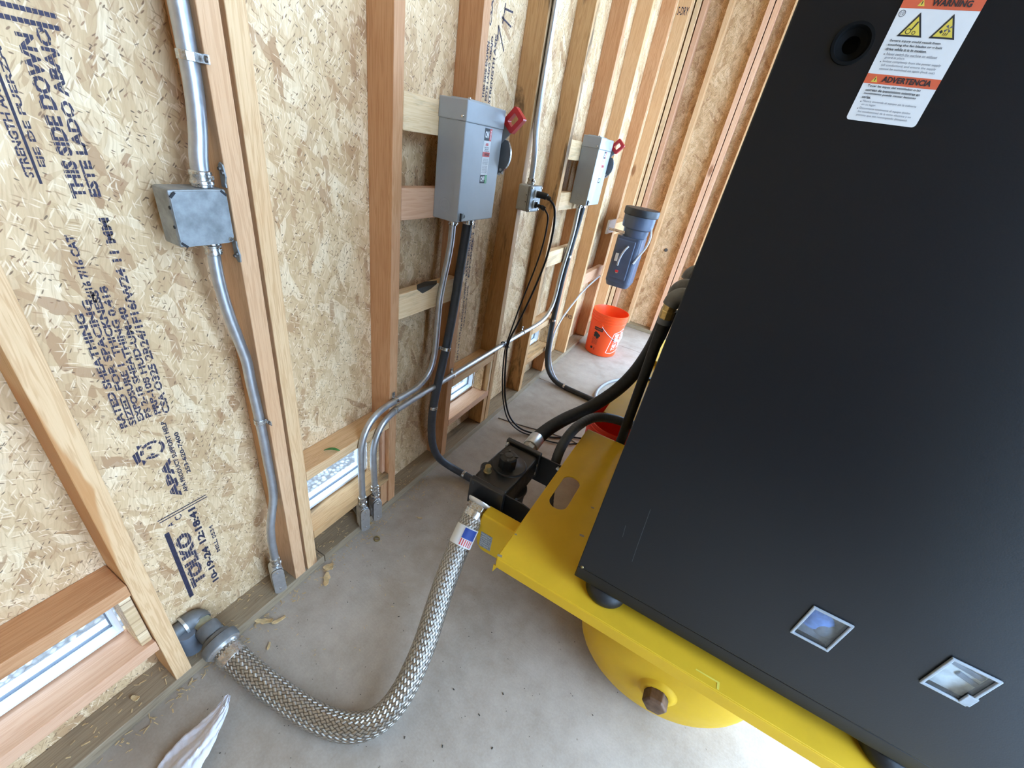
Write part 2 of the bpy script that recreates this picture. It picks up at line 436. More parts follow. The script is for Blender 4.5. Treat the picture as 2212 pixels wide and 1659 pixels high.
class B:
    def __init__(s):
        s.v = []; s.f = []; s.uv = {}
    def _add(s, vs, fs):
        n = len(s.v)
        s.v += [tuple(q) for q in vs]
        s.f += [tuple(i + n for i in f) for f in fs]
        return n
    def box(s, x0, x1, y0, y1, z0, z1):
        s._add([(x0,y0,z0),(x1,y0,z0),(x1,y1,z0),(x0,y1,z0),(x0,y0,z1),(x1,y0,z1),(x1,y1,z1),(x0,y1,z1)],
               [(0,3,2,1),(4,5,6,7),(0,1,5,4),(1,2,6,5),(2,3,7,6),(3,0,4,7)])
        return s
    def obox(s, c, ax, ay, az):
        c, ax, ay, az = map(Vector, (c, ax, ay, az))
        vs = [c + sx*ax + sy*ay + sz*az for sz in (-1,1) for (sx,sy) in ((-1,-1),(1,-1),(1,1),(-1,1))]
        s._add(vs, [(0,3,2,1),(4,5,6,7),(0,1,5,4),(1,2,6,5),(2,3,7,6),(3,0,4,7)])
        return s
    def cyl(s, p0, p1, r0, r1=None, seg=20, caps=True):
        r1 = r0 if r1 is None else r1
        p0, p1 = Vector(p0), Vector(p1)
        d = (p1 - p0).normalized()
        a = d.orthogonal().normalized(); b_ = d.cross(a)
        vs = []
        for p, r in ((p0, r0), (p1, r1)):
            for i in range(seg):
                t = 2*PI*i/seg
                vs.append(p + a*(r*math.cos(t)) + b_*(r*math.sin(t)))
        fs = [(i, (i+1) % seg, seg + (i+1) % seg, seg + i) for i in range(seg)]
        if caps:
            fs += [tuple(range(seg-1, -1, -1)), tuple(range(seg, 2*seg))]
        s._add(vs, fs)
        return s
    def lathe(s, origin, axis, prof, seg=32, ref=None):
        """prof: list of (radius, distance along axis)"""
        o = Vector(origin); d = Vector(axis).normalized()
        a = (Vector(ref) if ref else d.orthogonal()).normalized(); b_ = d.cross(a)
        vs = []
        for r, h in prof:
            for i in range(seg):
                t = 2*PI*i/seg
                vs.append(o + d*h + a*(max(r, 1e-5)*math.cos(t)) + b_*(max(r, 1e-5)*math.sin(t)))
        fs = []
        for k in range(len(prof)-1):
            for i in range(seg):
                j = (i+1) % seg
                fs.append((k*seg+i, k*seg+j, (k+1)*seg+j, (k+1)*seg+i))
        s._add(vs, fs)
        return s
    def tube(s, pts, r, seg=14, res=8, caps=True, smooth=True, ripple=None, uvm=False):
        P = spline(pts, res) if smooth else [Vector(q) for q in pts]
        n = len(P)
        T = []
        for i in range(n):
            T.append((P[min(i+1, n-1)] - P[max(i-1, 0)]).normalized())
        a = T[0].orthogonal().normalized()
        vs = []; L = 0.0; Ls = []
        for i in range(n):
            if i:
                L += (P[i]-P[i-1]).length
                q = T[i-1].rotation_difference(T[i])
                a = q @ a
                a = (a - T[i]*a.dot(T[i])).normalized()
            Ls.append(L)
            b_ = T[i].cross(a)
            rr = r(L) if callable(r) else r
            for k in range(seg):
                t = 2*PI*k/seg
                vs.append(P[i] + a*(rr*math.cos(t)) + b_*(rr*math.sin(t)))
        fs = []
        base = len(s.f)
        for i in range(n-1):
            for k in range(seg):
                j = (k+1) % seg
                if uvm:
                    s.uv[base+len(fs)] = [(k/seg, Ls[i]), ((k+1)/seg, Ls[i]), ((k+1)/seg, Ls[i+1]), (k/seg, Ls[i+1])]
                fs.append((i*seg+k, i*seg+j, (i+1)*seg+j, (i+1)*seg+k))
        if caps:
            fs += [tuple(range(seg-1, -1, -1)), tuple(range((n-1)*seg, n*seg))]
        s._add(vs, fs)
        return s
    def prism(s, poly, fn, d0, d1, holes=()):
        """poly in 2D, fn(u, v, d) -> world point"""
        loops = [list(poly)] + [list(h) for h in holes]
        flat = [q for lp in loops for q in lp]
        tri = tessellate_polygon([[Vector((q[0], q[1], 0)) for q in lp] for lp in loops])
        n = len(flat)
        vs = [fn(q[0], q[1], d0) for q in flat] + [fn(q[0], q[1], d1) for q in flat]
        fs = [tuple(t) for t in tri] + [tuple(n + i for i in reversed(t)) for t in tri]
        k = 0
        for lp in loops:
            m_ = len(lp)
            for i in range(m_):
                j = (i+1) % m_
                fs.append((k+i, k+j, n+k+j, n+k+i))
            k += m_
        s._add(vs, fs)
        return s
    def build(s, name, mat, parent=None, bevel=0.0, smooth=None, segs=2, origin=None):
        org = origin if origin is not None else (ORG[parent.name] if parent is not None else Vector((0,0,0)))
        org = Vector(org)
        me = bpy.data.meshes.new(name)
        me.from_pydata([tuple(Vector(q) - org) for q in s.v], [], s.f)
        if s.uv:
            ul = me.uv_layers.new(name='UVMap')
            for pi, co in s.uv.items():
                pl = me.polygons[pi]
                for li, c in zip(pl.loop_indices, co):
                    ul.data[li].uv = c
        bm = bmesh.new(); bm.from_mesh(me)
        bmesh.ops.recalc_face_normals(bm, faces=bm.faces)
        bm.to_mesh(me); bm.free()
        if smooth:
            for pl in me.polygons: pl.use_smooth = True
            try:
                me.set_sharp_from_angle(angle=math.radians(smooth if smooth > 1 else 40))
            except Exception:
                pass
        me.materials.append(M[mat] if isinstance(mat, str) else mat)
        o = bpy.data.objects.new(name, me)
        C.objects.link(o)
        if parent is not None:
            o.parent = parent
            po = ORG[parent.name]
            o.location = org - po
        else:
            o.location = org
        ORG[o.name] = org
        if bevel:
            md = o.modifiers.new('bevel', 'BEVEL'); md.width = bevel; md.segments = segs
            md.limit_method = 'ANGLE'; md.angle_limit = math.radians(35)
        return o

def spline(pts, res=8):
    P = [Vector(q) for q in pts]
    out = []
    for i in range(len(P)-1):
        p0 = P[i-1] if i > 0 else P[0]*2 - P[1]
        p1, p2 = P[i], P[i+1]
        p3 = P[i+2] if i+2 < len(P) else P[-1]*2 - P[-2]
        # centripetal catmull-rom
        def tj(t, a, b): return t + max((b-a).length, 1e-6)**0.5
        t0 = 0; t1 = tj(t0, p0, p1); t2 = tj(t1, p1, p2); t3 = tj(t2, p2, p3)
        for k in range(res):
            t = t1 + (t2-t1)*k/res
            A1 = p0*((t1-t)/(t1-t0)) + p1*((t-t0)/(t1-t0))
            A2 = p1*((t2-t)/(t2-t1)) + p2*((t-t1)/(t2-t1))
            A3 = p2*((t3-t)/(t3-t2)) + p3*((t-t2)/(t3-t2))
            B1 = A1*((t2-t)/(t2-t0)) + A2*((t-t0)/(t2-t0))
            B2 = A2*((t3-t)/(t3-t1)) + A3*((t-t1)/(t3-t1))
            out.append(B1*((t2-t)/(t2-t1)) + B2*((t-t1)/(t2-t1)))
    out.append(P[-1])
    return out

def thing(name, label, cat, loc=(0,0,0), group=None):
    o = bpy.data.objects.new(name, None)
    o.empty_display_size = 0.05
    C.objects.link(o)
    o.location = loc
    ORG[o.name] = Vector(loc)
    o['label'] = label; o['category'] = cat
    if group: o['group'] = group
    return o

def tag(o, label, cat, group=None):
    o['label'] = label; o['category'] = cat
    if group: o['group'] = group
    return o

def struct(o):
    o['kind'] = 'structure'
    return o

def text_polys(s, bold=0.0):
    cu = bpy.data.curves.new('t', 'FONT')
    cu.body = s; cu.size = 1.0; cu.resolution_u = 2; cu.offset = bold
    ob = bpy.data.objects.new('t', cu)
    C.objects.link(ob)
    dg = bpy.context.evaluated_depsgraph_get()
    dg.update()
    me = bpy.data.meshes.new_from_object(ob.evaluated_get(dg))
    vs = [v.co.copy() for v in me.vertices]; fs = [tuple(p.vertices) for p in me.polygons]
    bpy.data.objects.remove(ob); bpy.data.curves.remove(cu); bpy.data.meshes.remove(me)
    if not vs: return [], []
    x0 = min(v.x for v in vs); x1 = max(v.x for v in vs)
    y0 = min(v.y for v in vs); y1 = max(v.y for v in vs)
    return [((v.x-x0)/(x1-x0), (v.y-y0)/(y1-y0)) for v in vs], fs

def text_obj(s, org, ux, uy, length, height, mat, parent, name='lettering', bold=0.0):
    """flat printed lettering: org = lower left corner, ux / uy = unit reading and up directions"""
    vs, fs = text_polys(s, bold)
    b = B()
    o, ux, uy = Vector(org), Vector(ux), Vector(uy)
    b._add([o + ux*(u*length) + uy*(v*height) for u, v in vs], fs)
    return b.build(name, mat, parent)

# ================================================================== setting
SD = 0.089          # stud depth
YF = 4.15           # face of the far wall studs
H = 3.15
# floor: slabs cut by control joints
fl = bpy.data.objects.new('floor', None); C.objects.link(fl); ORG['floor'] = Vector((0,0,0)); struct(fl)
B().box(-0.12, 2.35, -2.6, YF+0.1, -0.12, -0.012).build('slab_bed', 'concrete', fl)
ys = [-2.6, -0.62, 2.488, 3.602, YF+0.1]
for i in range(4):
    B().box(-0.12, 2.35, ys[i]+0.002, ys[i+1]-0.002, -0.012, 0.0).build('slab', 'concrete', fl, bevel=0.002)

# outside ground
struct(B().box(-14, -0.16, -10, 14, -0.14, -0.06).build('ground', 'gravel'))
struct(B().box(2.36, 16, -10, 14, -0.14, -0.03).build('ground', 'apron'))
struct(B().box(-0.16, 2.36, YF+0.2, 14, -0.14, -0.06).build('ground', 'gravel'))

# ---- left wall: sheathing with openings for the four low windows
studs = [(-0.71, 'pine_z'), (-0.30, 'pine_z'), (0.137, 'wane_z'), (0.505, 'tan_z'), (0.552, 'pine_z'), (0.950, 'fir_z'), (1.316, 'fir_z'), (1.725, 'stained_z'),
         (2.150, 'stained_z'), (2.559, 'fir_z'), (2.950, 'pine_z'), (3.430, 'fir_z'), (3.845, 'pine_z')]
wins = [(-0.262, 0.137, 0.243, 0.440), (0.590, 0.950, 0.203, 0.440), (1.354, 1.725, 0.250, 0.440), (2.188, 2.559, 0.262, 0.440)]
wl = B()
XO = -SD
T = 0.012
yy = -2.6
for (a, c, z0, z1) in wins:
    wl.box(XO-T, XO, yy, a, 0.0, H)
    wl.box(XO-T, XO, a, c, 0.0, z0)
    wl.box(XO-T, XO, a, c, z1, H)
    yy = c
wl.box(XO-T, XO, yy, YF+SD+T, 0.0, H)
wall_left = struct(wl.build('wall_left', 'osb_left'))
sm = {}
def stud(y, mat, x1=0.0, z0=0.038, z1=H-0.076, parent=wall_left):
    key = (mat, z0, z1)
    org = Vector((x1-SD, y, z0))
    if key not in sm:
        o = B().box(x1-SD, x1, y, y+0.038, z0, z1).build('stud', mat, parent, bevel=0.002, origin=org)
        sm[key] = o
        return o
    o = sm[key].copy(); C.objects.link(o); o.parent = parent; o.location = org - ORG[parent.name]
    ORG[o.name] = org
    return o
for y, mt in studs:
    stud(y, mt)
B().box(-SD, 0.0, -2.6, 0.62, 0.0, 0.038).build('bottom_plate', 'treated_y', wall_left, bevel=0.002)
B().box(-SD, 0.0, 0.622, 2.9, 0.0, 0.038).build('bottom_plate', 'treated_y', wall_left, bevel=0.002)
B().box(-SD, 0.0, 2.902, YF, 0.0, 0.038).build('bottom_plate', 'treated_y', wall_left, bevel=0.002)
B().box(-SD, 0.0, -2.6, YF, H-0.076, H-0.038).build('top_plate', 'pine_y', wall_left)
B().box(-SD, 0.0, -2.6, YF, H-0.038, H).build('top_plate', 'pine_y', wall_left)
# window headers and sills
hm = ['fir_y', 'pine_y', 'pine_y', 'pine_y']
smt = ['pink_y', 'stained_y', 'pink_y', 'stained_y']
for (a, c, z0, z1), h_, s_ in zip(wins, hm, smt):
    B().box(-SD, 0.0, a+0.001, c-0.001, z1, z1+0.038).build('header', h_, wall_left, bevel=0.002)
    B().box(-SD, 0.0, a+0.001, c-0.001, z0-0.038, z0).build('sill', s_, wall_left, bevel=0.002)
# jack pieces beside the openings and cripples below the sills
def jack(y, z0, z1, mat, x0=-SD+0.004, x1=-0.012, w=0.02, nm='jack_stud'):
    B().box(x0, x1, y, y+w, z0, z1).build(nm, mat, wall_left, bevel=0.0015)
jack(0.113, 0.244, 0.439, 'osb_scrap', w=0.022, nm='packing_strip')
jack(0.934, 0.204, 0.439, 'pink_z', x1=-0.02, w=0.014, nm='packing_strip')
jack(0.916, 0.204, 0.439, 'osb_scrap', x1=-0.03, w=0.012, nm='packing_strip')
jack(0.912, 0.039, 0.164, 'fir_z', x1=-0.006, w=0.036)
jack(1.687, 0.039, 0.211, 'stained_z', x1=-0.002, w=0.036)
jack(1.705, 0.251, 0.439, 'pale_z', x1=-0.002, w=0.018, nm='packing_strip')
jack(1.690, 0.251, 0.439, 'osb_scrap', x1=-0.03, w=0.012, nm='packing_strip')
jack(2.535, 0.263, 0.439, 'osb_scrap', x1=-0.01, w=0.02, nm='packing_strip')
jack(2.521, 0.039, 0.223, 'fir_z', x1=-0.002, w=0.036)
# blocking behind the switches
for (a, c, z0, z1, mt) in ((0.989, 1.315, 1.427, 1.516, 'pale_y'), (0.989, 1.315, 1.195, 1.284, 'pink_y'), (0.989, 1.315, 0.876, 0.965, 'pale_y'),
                           (2.189, 2.558, 1.412, 1.501, 'pale_y'), (2.189, 2.558, 1.170, 1.259, 'pale_y'), (2.189, 2.558, 0.862, 0.951, 'pale_y')):
    B().box(-0.038, 0.0, a, c, z0, z1).build('blocking', mt, wall_left, bevel=0.002)
bk = B()
bk.prism([(1.075, 0.9655), (1.105, 0.945), (1.150, 0.952), (1.185, 0.9655)], lambda u, v, d: (d, u, v), 0.0002, 0.0012)
bk.prism([(1.075, 0.0), (1.185, 0.0), (1.21, -0.020), (1.16, -0.036), (1.11, -0.030)], lambda u, v, d: (v, u, d), 0.9652, 0.9664)
bk.build('bark_patch', 'dirt', wall_left)
for (a, z) in ((2.989, 0.60),):
    B().box(-0.038, 0.0, a, 3.429, z, z+0.089).build('blocking', 'pink_y', wall_left, bevel=0.002)
B().box(-0.075, 0.0, 3.469, 3.84, 0.93, 1.02).build('blocking', 'pine_y', wall_left, bevel=0.002)

# ---- far wall with a doorway on its right
wf = B()
RX_ = 2.25
DX0, DX1, DZ = 0.66, 1.75, 2.15
wf.box(-SD-T, DX0, YF+SD, YF+SD+T, 0.0, H)
wf.box(DX0, DX1, YF+SD, YF+SD+T, DZ, H)
wf.box(DX1, RX_, YF+SD, YF+SD+T, 0.0, H)
wall_far = struct(wf.build('wall_far', 'osb_far'))
for x, mt in ((-0.088, 'pale_z'), (-0.038, 'pale_z'), (0.010, 'pink_z'), (0.190, 'pine_z'), (0.455, 'pink_z'), (0.50, 'pink_z'), (0.62, 'pine_z'), (1.75, 'pine_z'), (2.16, 'pine_z')):
    B().box(x, x+0.038, YF, YF+SD, 0.038, H-0.076).build('stud', mt, wall_far, bevel=0.002, origin=(x, YF, 0.038))
B().box(0.0, DX0, YF, YF+SD, 0.0, 0.038).build('bottom_plate', 'treated_x', wall_far, bevel=0.002)
B().box(DX1, RX_, YF, YF+SD, 0.0, 0.038).build('bottom_plate', 'treated_x', wall_far, bevel=0.002)
B().box(0.0, RX_, YF, YF+SD, H-0.076, H).build('top_plate', 'pine_x', wall_far)
B().box(DX0, DX1, YF, YF+SD, DZ, DZ+0.19).build('header', 'pine_x', wall_far, bevel=0.002)
B().lathe((0.335, YF+SD-0.001, 0.80), (0, -1, 0), [(0.0, 0.012), (0.012, 0.012), (0.016, 0.008), (0.016, 0.0)], 18).build('plug', 'steel_dark', wall_far, smooth=40)

# ---- right wall with the wide door opening, wall behind the camera, ceiling
wr = B()
RX = 2.25
OY0, OY1, OZ = -0.50, 4.05, 2.95
wr.box(RX, RX+0.1, -2.6, OY0, 0, H)
wr.box(RX, RX+0.1, OY0, OY1, OZ, H)
wr.box(RX, RX+0.1, OY1, YF+SD+T, 0, H)
struct(wr.build('wall_right', 'osb_side'))
struct(B().box(-SD-T, RX+0.1, -2.7, -2.6, 0, H).build('wall_back', 'osb_side'))
struct(B().box(-SD-T, RX+0.1, -2.7, YF+SD+T, H, H+0.05).build('ceiling', 'osb_ceiling'))

# ---- unseen eave and outer wall, added to shade the ground outside the windows
struct(B().box(-0.75, -SD-T-0.002, -3.2, YF+0.8, 2.55, 2.62).build('eave_added_shade_1', 'vinyl_white'))
struct(B().box(-2.75, -2.60, -6.0, YF+5.0, -0.06, 2.9).build('wall_added_shade', 'osb_side'))

# ---- low windows in the left wall
for i, (a, c, z0, z1) in enumerate(wins):
    wd = bpy.data.objects.new('window_%d' % (i+1), None); C.objects.link(wd)
    wd.location = (XO, (a+c)/2, z0); ORG[wd.name] = Vector(wd.location); struct(wd)
    e = 0.011
    a2, c2, b0, b1 = a+0.02, c-0.035, z0+0.002, z1-0.004
    if i == 0: c2 = 0.11
    f = B()
    f.box(XO-0.055, XO+0.004, a2, c2, b0, b0+e); f.box(XO-0.055, XO+0.004, a2, c2, b1-e, b1)
    f.box(XO-0.055, XO+0.004, a2, a2+e, b0+e, b1-e); f.box(XO-0.055, XO+0.004, c2-e, c2, b0+e, b1-e)
    f.build('window_frame', 'vinyl_white', wd, bevel=0.002)
    g = B()
    g.box(XO-0.030, XO-0.022, a2+e, c2-e, b0+e, b0+e+0.002); g.box(XO-0.030, XO-0.022, c2-e-0.003, c2-e, b0+e, b1-e)
    g.build('gasket', 'glazing_bead', wd)
    B().box(XO-0.028, XO-0.024, a2+e, c2-e, b0+e, b1-e).build('pane', 'glass', wd)

# ---- printing on the sheathing (reads upwards, letter tops towards -y)
def wprint(s, base, z0, z1, h, mat='ink_wall', bold=0.0, x=-SD+0.0006):
    return text_obj(s, (x, base, z0), (0,0,1), (0,-1,0), z1-z0, h, mat, wall_left, 'printed_lettering', bold + 0.032)
def wbar(y0, y1, z0, z1, mat='ink_solid', x=-SD+0.0006):
    return B()._add([(x,y0,z0),(x,y1,z0),(x,y1,z1),(x,y0,z1)], [(0,1,2,3)]), None
def wstrip(y0, y1, z0, z1, mat='ink_solid', nm='printed_line'):
    b = B(); x = -SD+0.0006
    b._add([(x,y0,z0),(x,y1,z0),(x,y1,z1),(x,y0,z1)], [(0,1,2,3)])
    return b.build(nm, mat, wall_left)
wprint('TOLKO', 0.301, 0.217, 0.436, 0.037, bold=0.03)
wstrip(0.250, 0.2605, 0.192, 0.466)
wprint('10-19-24 12:18:41', 0.329, 0.186, 0.500, 0.018, 'ink_solid', 0.012)
wprint('MILL 0534', 0.353, 0.292, 0.405, 0.010)
wstrip(0.248, 0.358, 0.5155, 0.5185); wstrip(0.250, 0.360, 0.5075, 0.5105)
wprint('A', 0.276, 0.478, 0.492, 0.014); wprint('C', 0.296, 0.486, 0.502, 0.016)
wprint('APA', 0.3115, 0.556, 0.682, 0.0215, bold=0.035)
# looped-arrow emblem with a peaked roof beside it
def arcpoly(cy, cz, r0, r1, t0, t1, n=9):
    o_ = [(cy + r1*math.cos(t0+(t1-t0)*k/n), cz + r1*math.sin(t0+(t1-t0)*k/n)) for k in range(n+1)]
    i_ = [(cy + r0*math.cos(t0+(t1-t0)*k/n), cz + r0*math.sin(t0+(t1-t0)*k/n)) for k in range(n, -1, -1)]
    return o_ + i_
eb = B()
for t0, t1 in ((-0.9, 0.7), (0.95, 2.4), (2.7, 3.3), (3.9, 5.1)):
    eb.prism(arcpoly(0.287, 0.722, 0.017, 0.0235, t0, t1), lambda u, v, d: (d, u, v), -SD+0.0003, -SD+0.0007)
for pl in ([(0.252, 0.700), (0.262, 0.706), (0.262, 0.735), (0.250, 0.728)], [(0.262, 0.690), (0.270, 0.700), (0.262, 0.708)], [(0.262, 0.735), (0.272, 0.745), (0.262, 0.748)],
           [(0.280, 0.708), (0.288, 0.706), (0.288, 0.712), (0.280, 0.714)], [(0.278, 0.728), (0.286, 0.726), (0.288, 0.733), (0.279, 0.735)]):
    eb.prism(pl, lambda u, v, d: (d, u, v), -SD+0.0003, -SD+0.0007)
eb.build('printed_emblem', 'ink_wall', wall_left)
wprint('APA PRODUCT SUPPORT HELP', 0.326, 0.560, 0.783, 0.0095, 'ink_solid')
wprint('253-620-7400', 0.343, 0.612, 0.742, 0.0095, 'ink_solid')
for s, base, z0, z1, h in (('RATED SHEATHING', 0.262, 0.803, 1.062, 0.0135), ('SIZED FOR SPACING', 0.2775, 0.801, 1.085, 0.0125), ('EXPOSURE 1  THICKNESS', 0.2925, 0.805, 1.10, 0.0125),
                           ('PS 2-18 SHEATHING 0.418', 0.3075, 0.806, 1.105, 0.0125), ('PRP-108 HUD-UM-40', 0.3235, 0.806, 1.06, 0.0130), ('CSA O325 2R24/1F16/W24 11 MM', 0.341, 0.800, 1.222, 0.0145),
                           ('24/16 7/16 CAT', 0.2880, 1.075, 1.198, 0.0125)):
    wprint(s, base, z0, z1, h, 'ink_wall', 0.010)
wprint('THIS SIDE DOWN', 0.3225, 1.254, 1.470, 0.0190, bold=0.012)
wprint('ESTE LADO ABAJO', 0.3455, 1.256, 1.482, 0.0190, bold=0.012)
wstrip(0.2705, 0.2740, 1.276, 1.47)
wprint('STRENGTH AXIS THIS', 0.2680, 1.285, 1.45, 0.0100); wprint('EJE DE FUERZA', 0.2870, 1.30, 1.45, 0.0095)
wstrip(0.286, 0.356, 1.4815, 1.4875, 'ink_wall'); wstrip(0.286, 0.356, 1.4955, 1.5015, 'ink_wall')
wprint('W', 0.352, 1.510, 1.535, 0.025)
for s, base, z0, z1, h in (('PRP-108 HUD-UM-40 PS 2-18', 1.480, 0.93, 1.20, 0.014), ('CSA O325 2R24/1F16/W24', 1.499, 0.92, 1.20, 0.014), ('RATED SHEATHING 24/16', 1.518, 0.91, 1.20, 0.014),
                           ('EXPOSURE 1 SIZED', 1.537, 0.90, 1.20, 0.014), ('APA PRODUCT SUPPORT', 1.520, 0.64, 0.90, 0.012), ('253-620-7400', 1.540, 0.66, 0.86, 0.010), ('APA', 1.490, 0.68, 0.82, 0.022),
                           ('TOLKO', 1.490, 0.50, 0.64, 0.02), ('10-19-24 12:18', 1.515, 0.49, 0.64, 0.012),
                           ('THIS SIDE DOWN', 1.502, 1.56, 1.72, 0.016), ('ESTE LADO ABAJO', 1.525, 1.555, 1.74, 0.016), ('STRENGTH AXIS', 1.548, 1.55, 1.75, 0.016), ('CSA', 1.50, 1.76, 1.83, 0.014)):
    wprint(s, base, z0, z1, h, 'ink_wall', 0.008)
ab = B()
for (p, q) in (((1.545, 1.775), (1.600, 1.715)), ((1.545, 1.775), (1.552, 1.735)), ((1.56, 1.80), (1.63, 1.79)), ((1.57, 1.825), (1.63, 1.83)), ((1.57, 1.785), (1.575, 1.84))):
    p, q = Vector((-SD+0.0006, *p)), Vector((-SD+0.0006, *q)); d = (q-p).normalized(); n_ = Vector((1,0,0)).cross(d)*0.003
    ab._add([p-n_, p+n_, q+n_, q-n_], [(0,1,2,3)])
ab.build('printed_arrow', 'ink_wall', wall_left)
# lumber grade stamps on stud sides
def sstamp(s, x0, x1, z0, h, y, name='grade_stamp'):
    text_obj(s, (x0, y-0.0006, z0), (1,0,0), (0,0,1), x1-x0, h, 'ink_solid', wall_left, name, 0.01)
sstamp('HF', -0.078, -0.045, 0.332, 0.030, 2.950); sstamp('KD', -0.040, -0.008, 0.332, 0.030, 2.950)
sstamp('S-DRY', -0.080, -0.006, 2.385, 0.045, 3.845)

# ================================================================== strap helper
def strap(parent, p, axis, out, side, r, name='strap', tab=0.020, both=False):
    """one-hole strap round a conduit: p centre, axis along conduit, out away from the support, side towards the tab"""
    p, axis, out, side = Vector(p), Vector(axis).normalized(), Vector(out).normalized(), Vector(side).normalized()
    w_ = 0.007
    b = B()
    n = 10
    r0, r1 = r*1.0, r+0.0022
    ring = []
    for k in range(n+1):
        t = PI*k/n
        ring.append(side*math.cos(t) + out*math.sin(t))
    vs = []
    for d in ring:
        for rr in (r0, r1):
            for s in (-1, 1):
                vs.append(p + d*rr + axis*(s*w_))
    fs = []
    for k in range(n):
        a = k*4; c = a+4
        fs += [(a+2, a+3, c+3, c+2), (a, c, c+1, a+1), (a, a+2, c+2, c), (a+1, c+1, c+3, a+3)]
    b._add(vs, fs)
    for s_ in ((1, -1) if both else (1,)):
        c = p + side*s_*(r1 + tab/2 - 0.002) - out*(r - 0.0014)
        b.obox(c, axis*w_, side*(tab/2), out*0.0012)
        c2 = p + side*s_*(r + 0.0010) - out*(r*0.5)
        b.obox(c2, axis*w_, side*0.0012, out*(r*0.5))
    o = b.build(name, 'steel_bright', parent, bevel=0.0008)
    c = p + side*(r1 + tab*0.55) - out*(r - 0.0026)
    B().lathe(c, out, [(0.0, 0.0028), (0.0032, 0.0026), (0.0048, 0.0012), (0.0050, 0.0)], 12).build('screw', 'steel_dark', o, smooth=40)
    return o

def coupling(parent, p, axis, r, L=0.03, name='connector', screw=None):
    """set-screw connector with collar rings"""
    p, axis = Vector(p), Vector(axis).normalized()
    o = B().lathe(p, axis, [(r, -0.002), (r+0.003, 0.0), (r+0.0036, 0.004), (r+0.0022, 0.007), (r+0.0022, L*0.55), (r+0.0045, L*0.6), (r+0.005, L*0.78), (r+0.0032, L*0.84), (r+0.003, L), (r*0.5, L)], 22).build(name, 'steel_bright', parent, smooth=35)
    if screw:
        q = p + axis*(L*0.35) + Vector(screw)*(r+0.002)
        B().cyl(q, q + Vector(screw)*0.006, 0.0035, seg=10).build('screw', 'steel_bright', o, smooth=40)
    return o

def conduit_body(parent, top, r, depth_dir, side, L=0.105, wdt=0.034, dep=0.040):
    """LB fitting hanging below point top; cover faces depth_dir; hub goes the other way at the bottom"""
    top, out, side = Vector(top), Vector(depth_dir), Vector(side)
    dn = Vector((0, 0, -1))
    def fn(u, v, d): return top + side*u + dn*v + out*d
    poly = []
    hw = wdt/2
    for k in range(9):
        t = PI*k/8
        poly.append((hw*math.cos(t), 0.018 - 0.018*math.sin(t)))
    poly += [(-hw, L*0.86), (-hw*0.8, L*0.93), (hw*0.8, L*0.93), (hw, L*0.86)]
    o = B().prism(poly, fn, -dep*0.5, dep*0.42).build('conduit_body', 'cast_zinc', parent, bevel=0.004)
    cp = []
    for k in range(11):
        t = PI*k/10
        cp.append((hw*0.98*math.cos(t), hw*1.0 + 0.002 - hw*math.sin(t)))
    for k in range(11):
        t = PI + PI*k/10
        cp.append((hw*0.98*math.cos(t), L - hw*0.7 - hw*0.7*math.sin(t)))
    B().prism([(u*1.02, v) for u, v in cp], fn, dep*0.42, dep*0.42+0.0022).build('gasket', 'gasket', o)
    B().prism(cp, fn, dep*0.42+0.0022, dep*0.42+0.007).build('cover', 'cast_zinc', o, bevel=0.0025)
    for v in (0.016, L-0.022):
        q = fn(0, v, dep*0.42+0.007)
        B().lathe(q, out, [(0.0, 0.0025), (0.003, 0.002), (0.0042, 0.0), (0.0042, -0.001)], 12).build('screw', 'steel_bright', o, smooth=40)
    B().prism([(-hw*0.62, L*0.40), (hw*0.62, L*0.40), (hw*0.62, L*0.75), (-hw*0.62, L*0.75)], lambda u, v, d: top + out*u*0.9 + dn*v - side*d, hw+0.0002, hw+0.0008).build('sticker', 'label_white', o)
    q = fn(0, L*0.68, -dep*0.5)
    B().lathe(q, -out, [(r*0.98, -0.004), (r+0.005, -0.004), (r+0.005, 0.010), (r+0.001, 0.012), (r+0.001, 0.06)], 20).build('hub', 'steel_dark', o, smooth=40)
    return o

# ================================================================== conduits on the left wall
RA, RB = 0.0148, 0.0117
# thick conduit above the junction box
t = thing('conduit', 'thick galvanized conduit rising from the top of the square junction box', 'conduit', (-0.018, 0.470, 1.286), 'rigid galvanized conduits')
B().tube([(-0.022, 0.490, 2.72), (-0.022, 0.490, 1.80), (-0.022, 0.4905, 1.60), (-0.022, 0.4905, 1.50), (-0.021, 0.488, 1.43), (-0.019, 0.480, 1.37), (-0.018, 0.472, 1.33), (-0.018, 0.470, 1.287)], RA, 22, 8).build('pipe', 'emt', t, smooth=60)
coupling(t, (-0.018, 0.470, 1.312), (0, 0, -1), RA, 0.026, 'connector', (0.8, 0.5, 0))
strap(t, (-0.022, 0.490, 1.485), (0, 0, 1), (0, -1, 0), (1, 0, 0), RA, both=True)

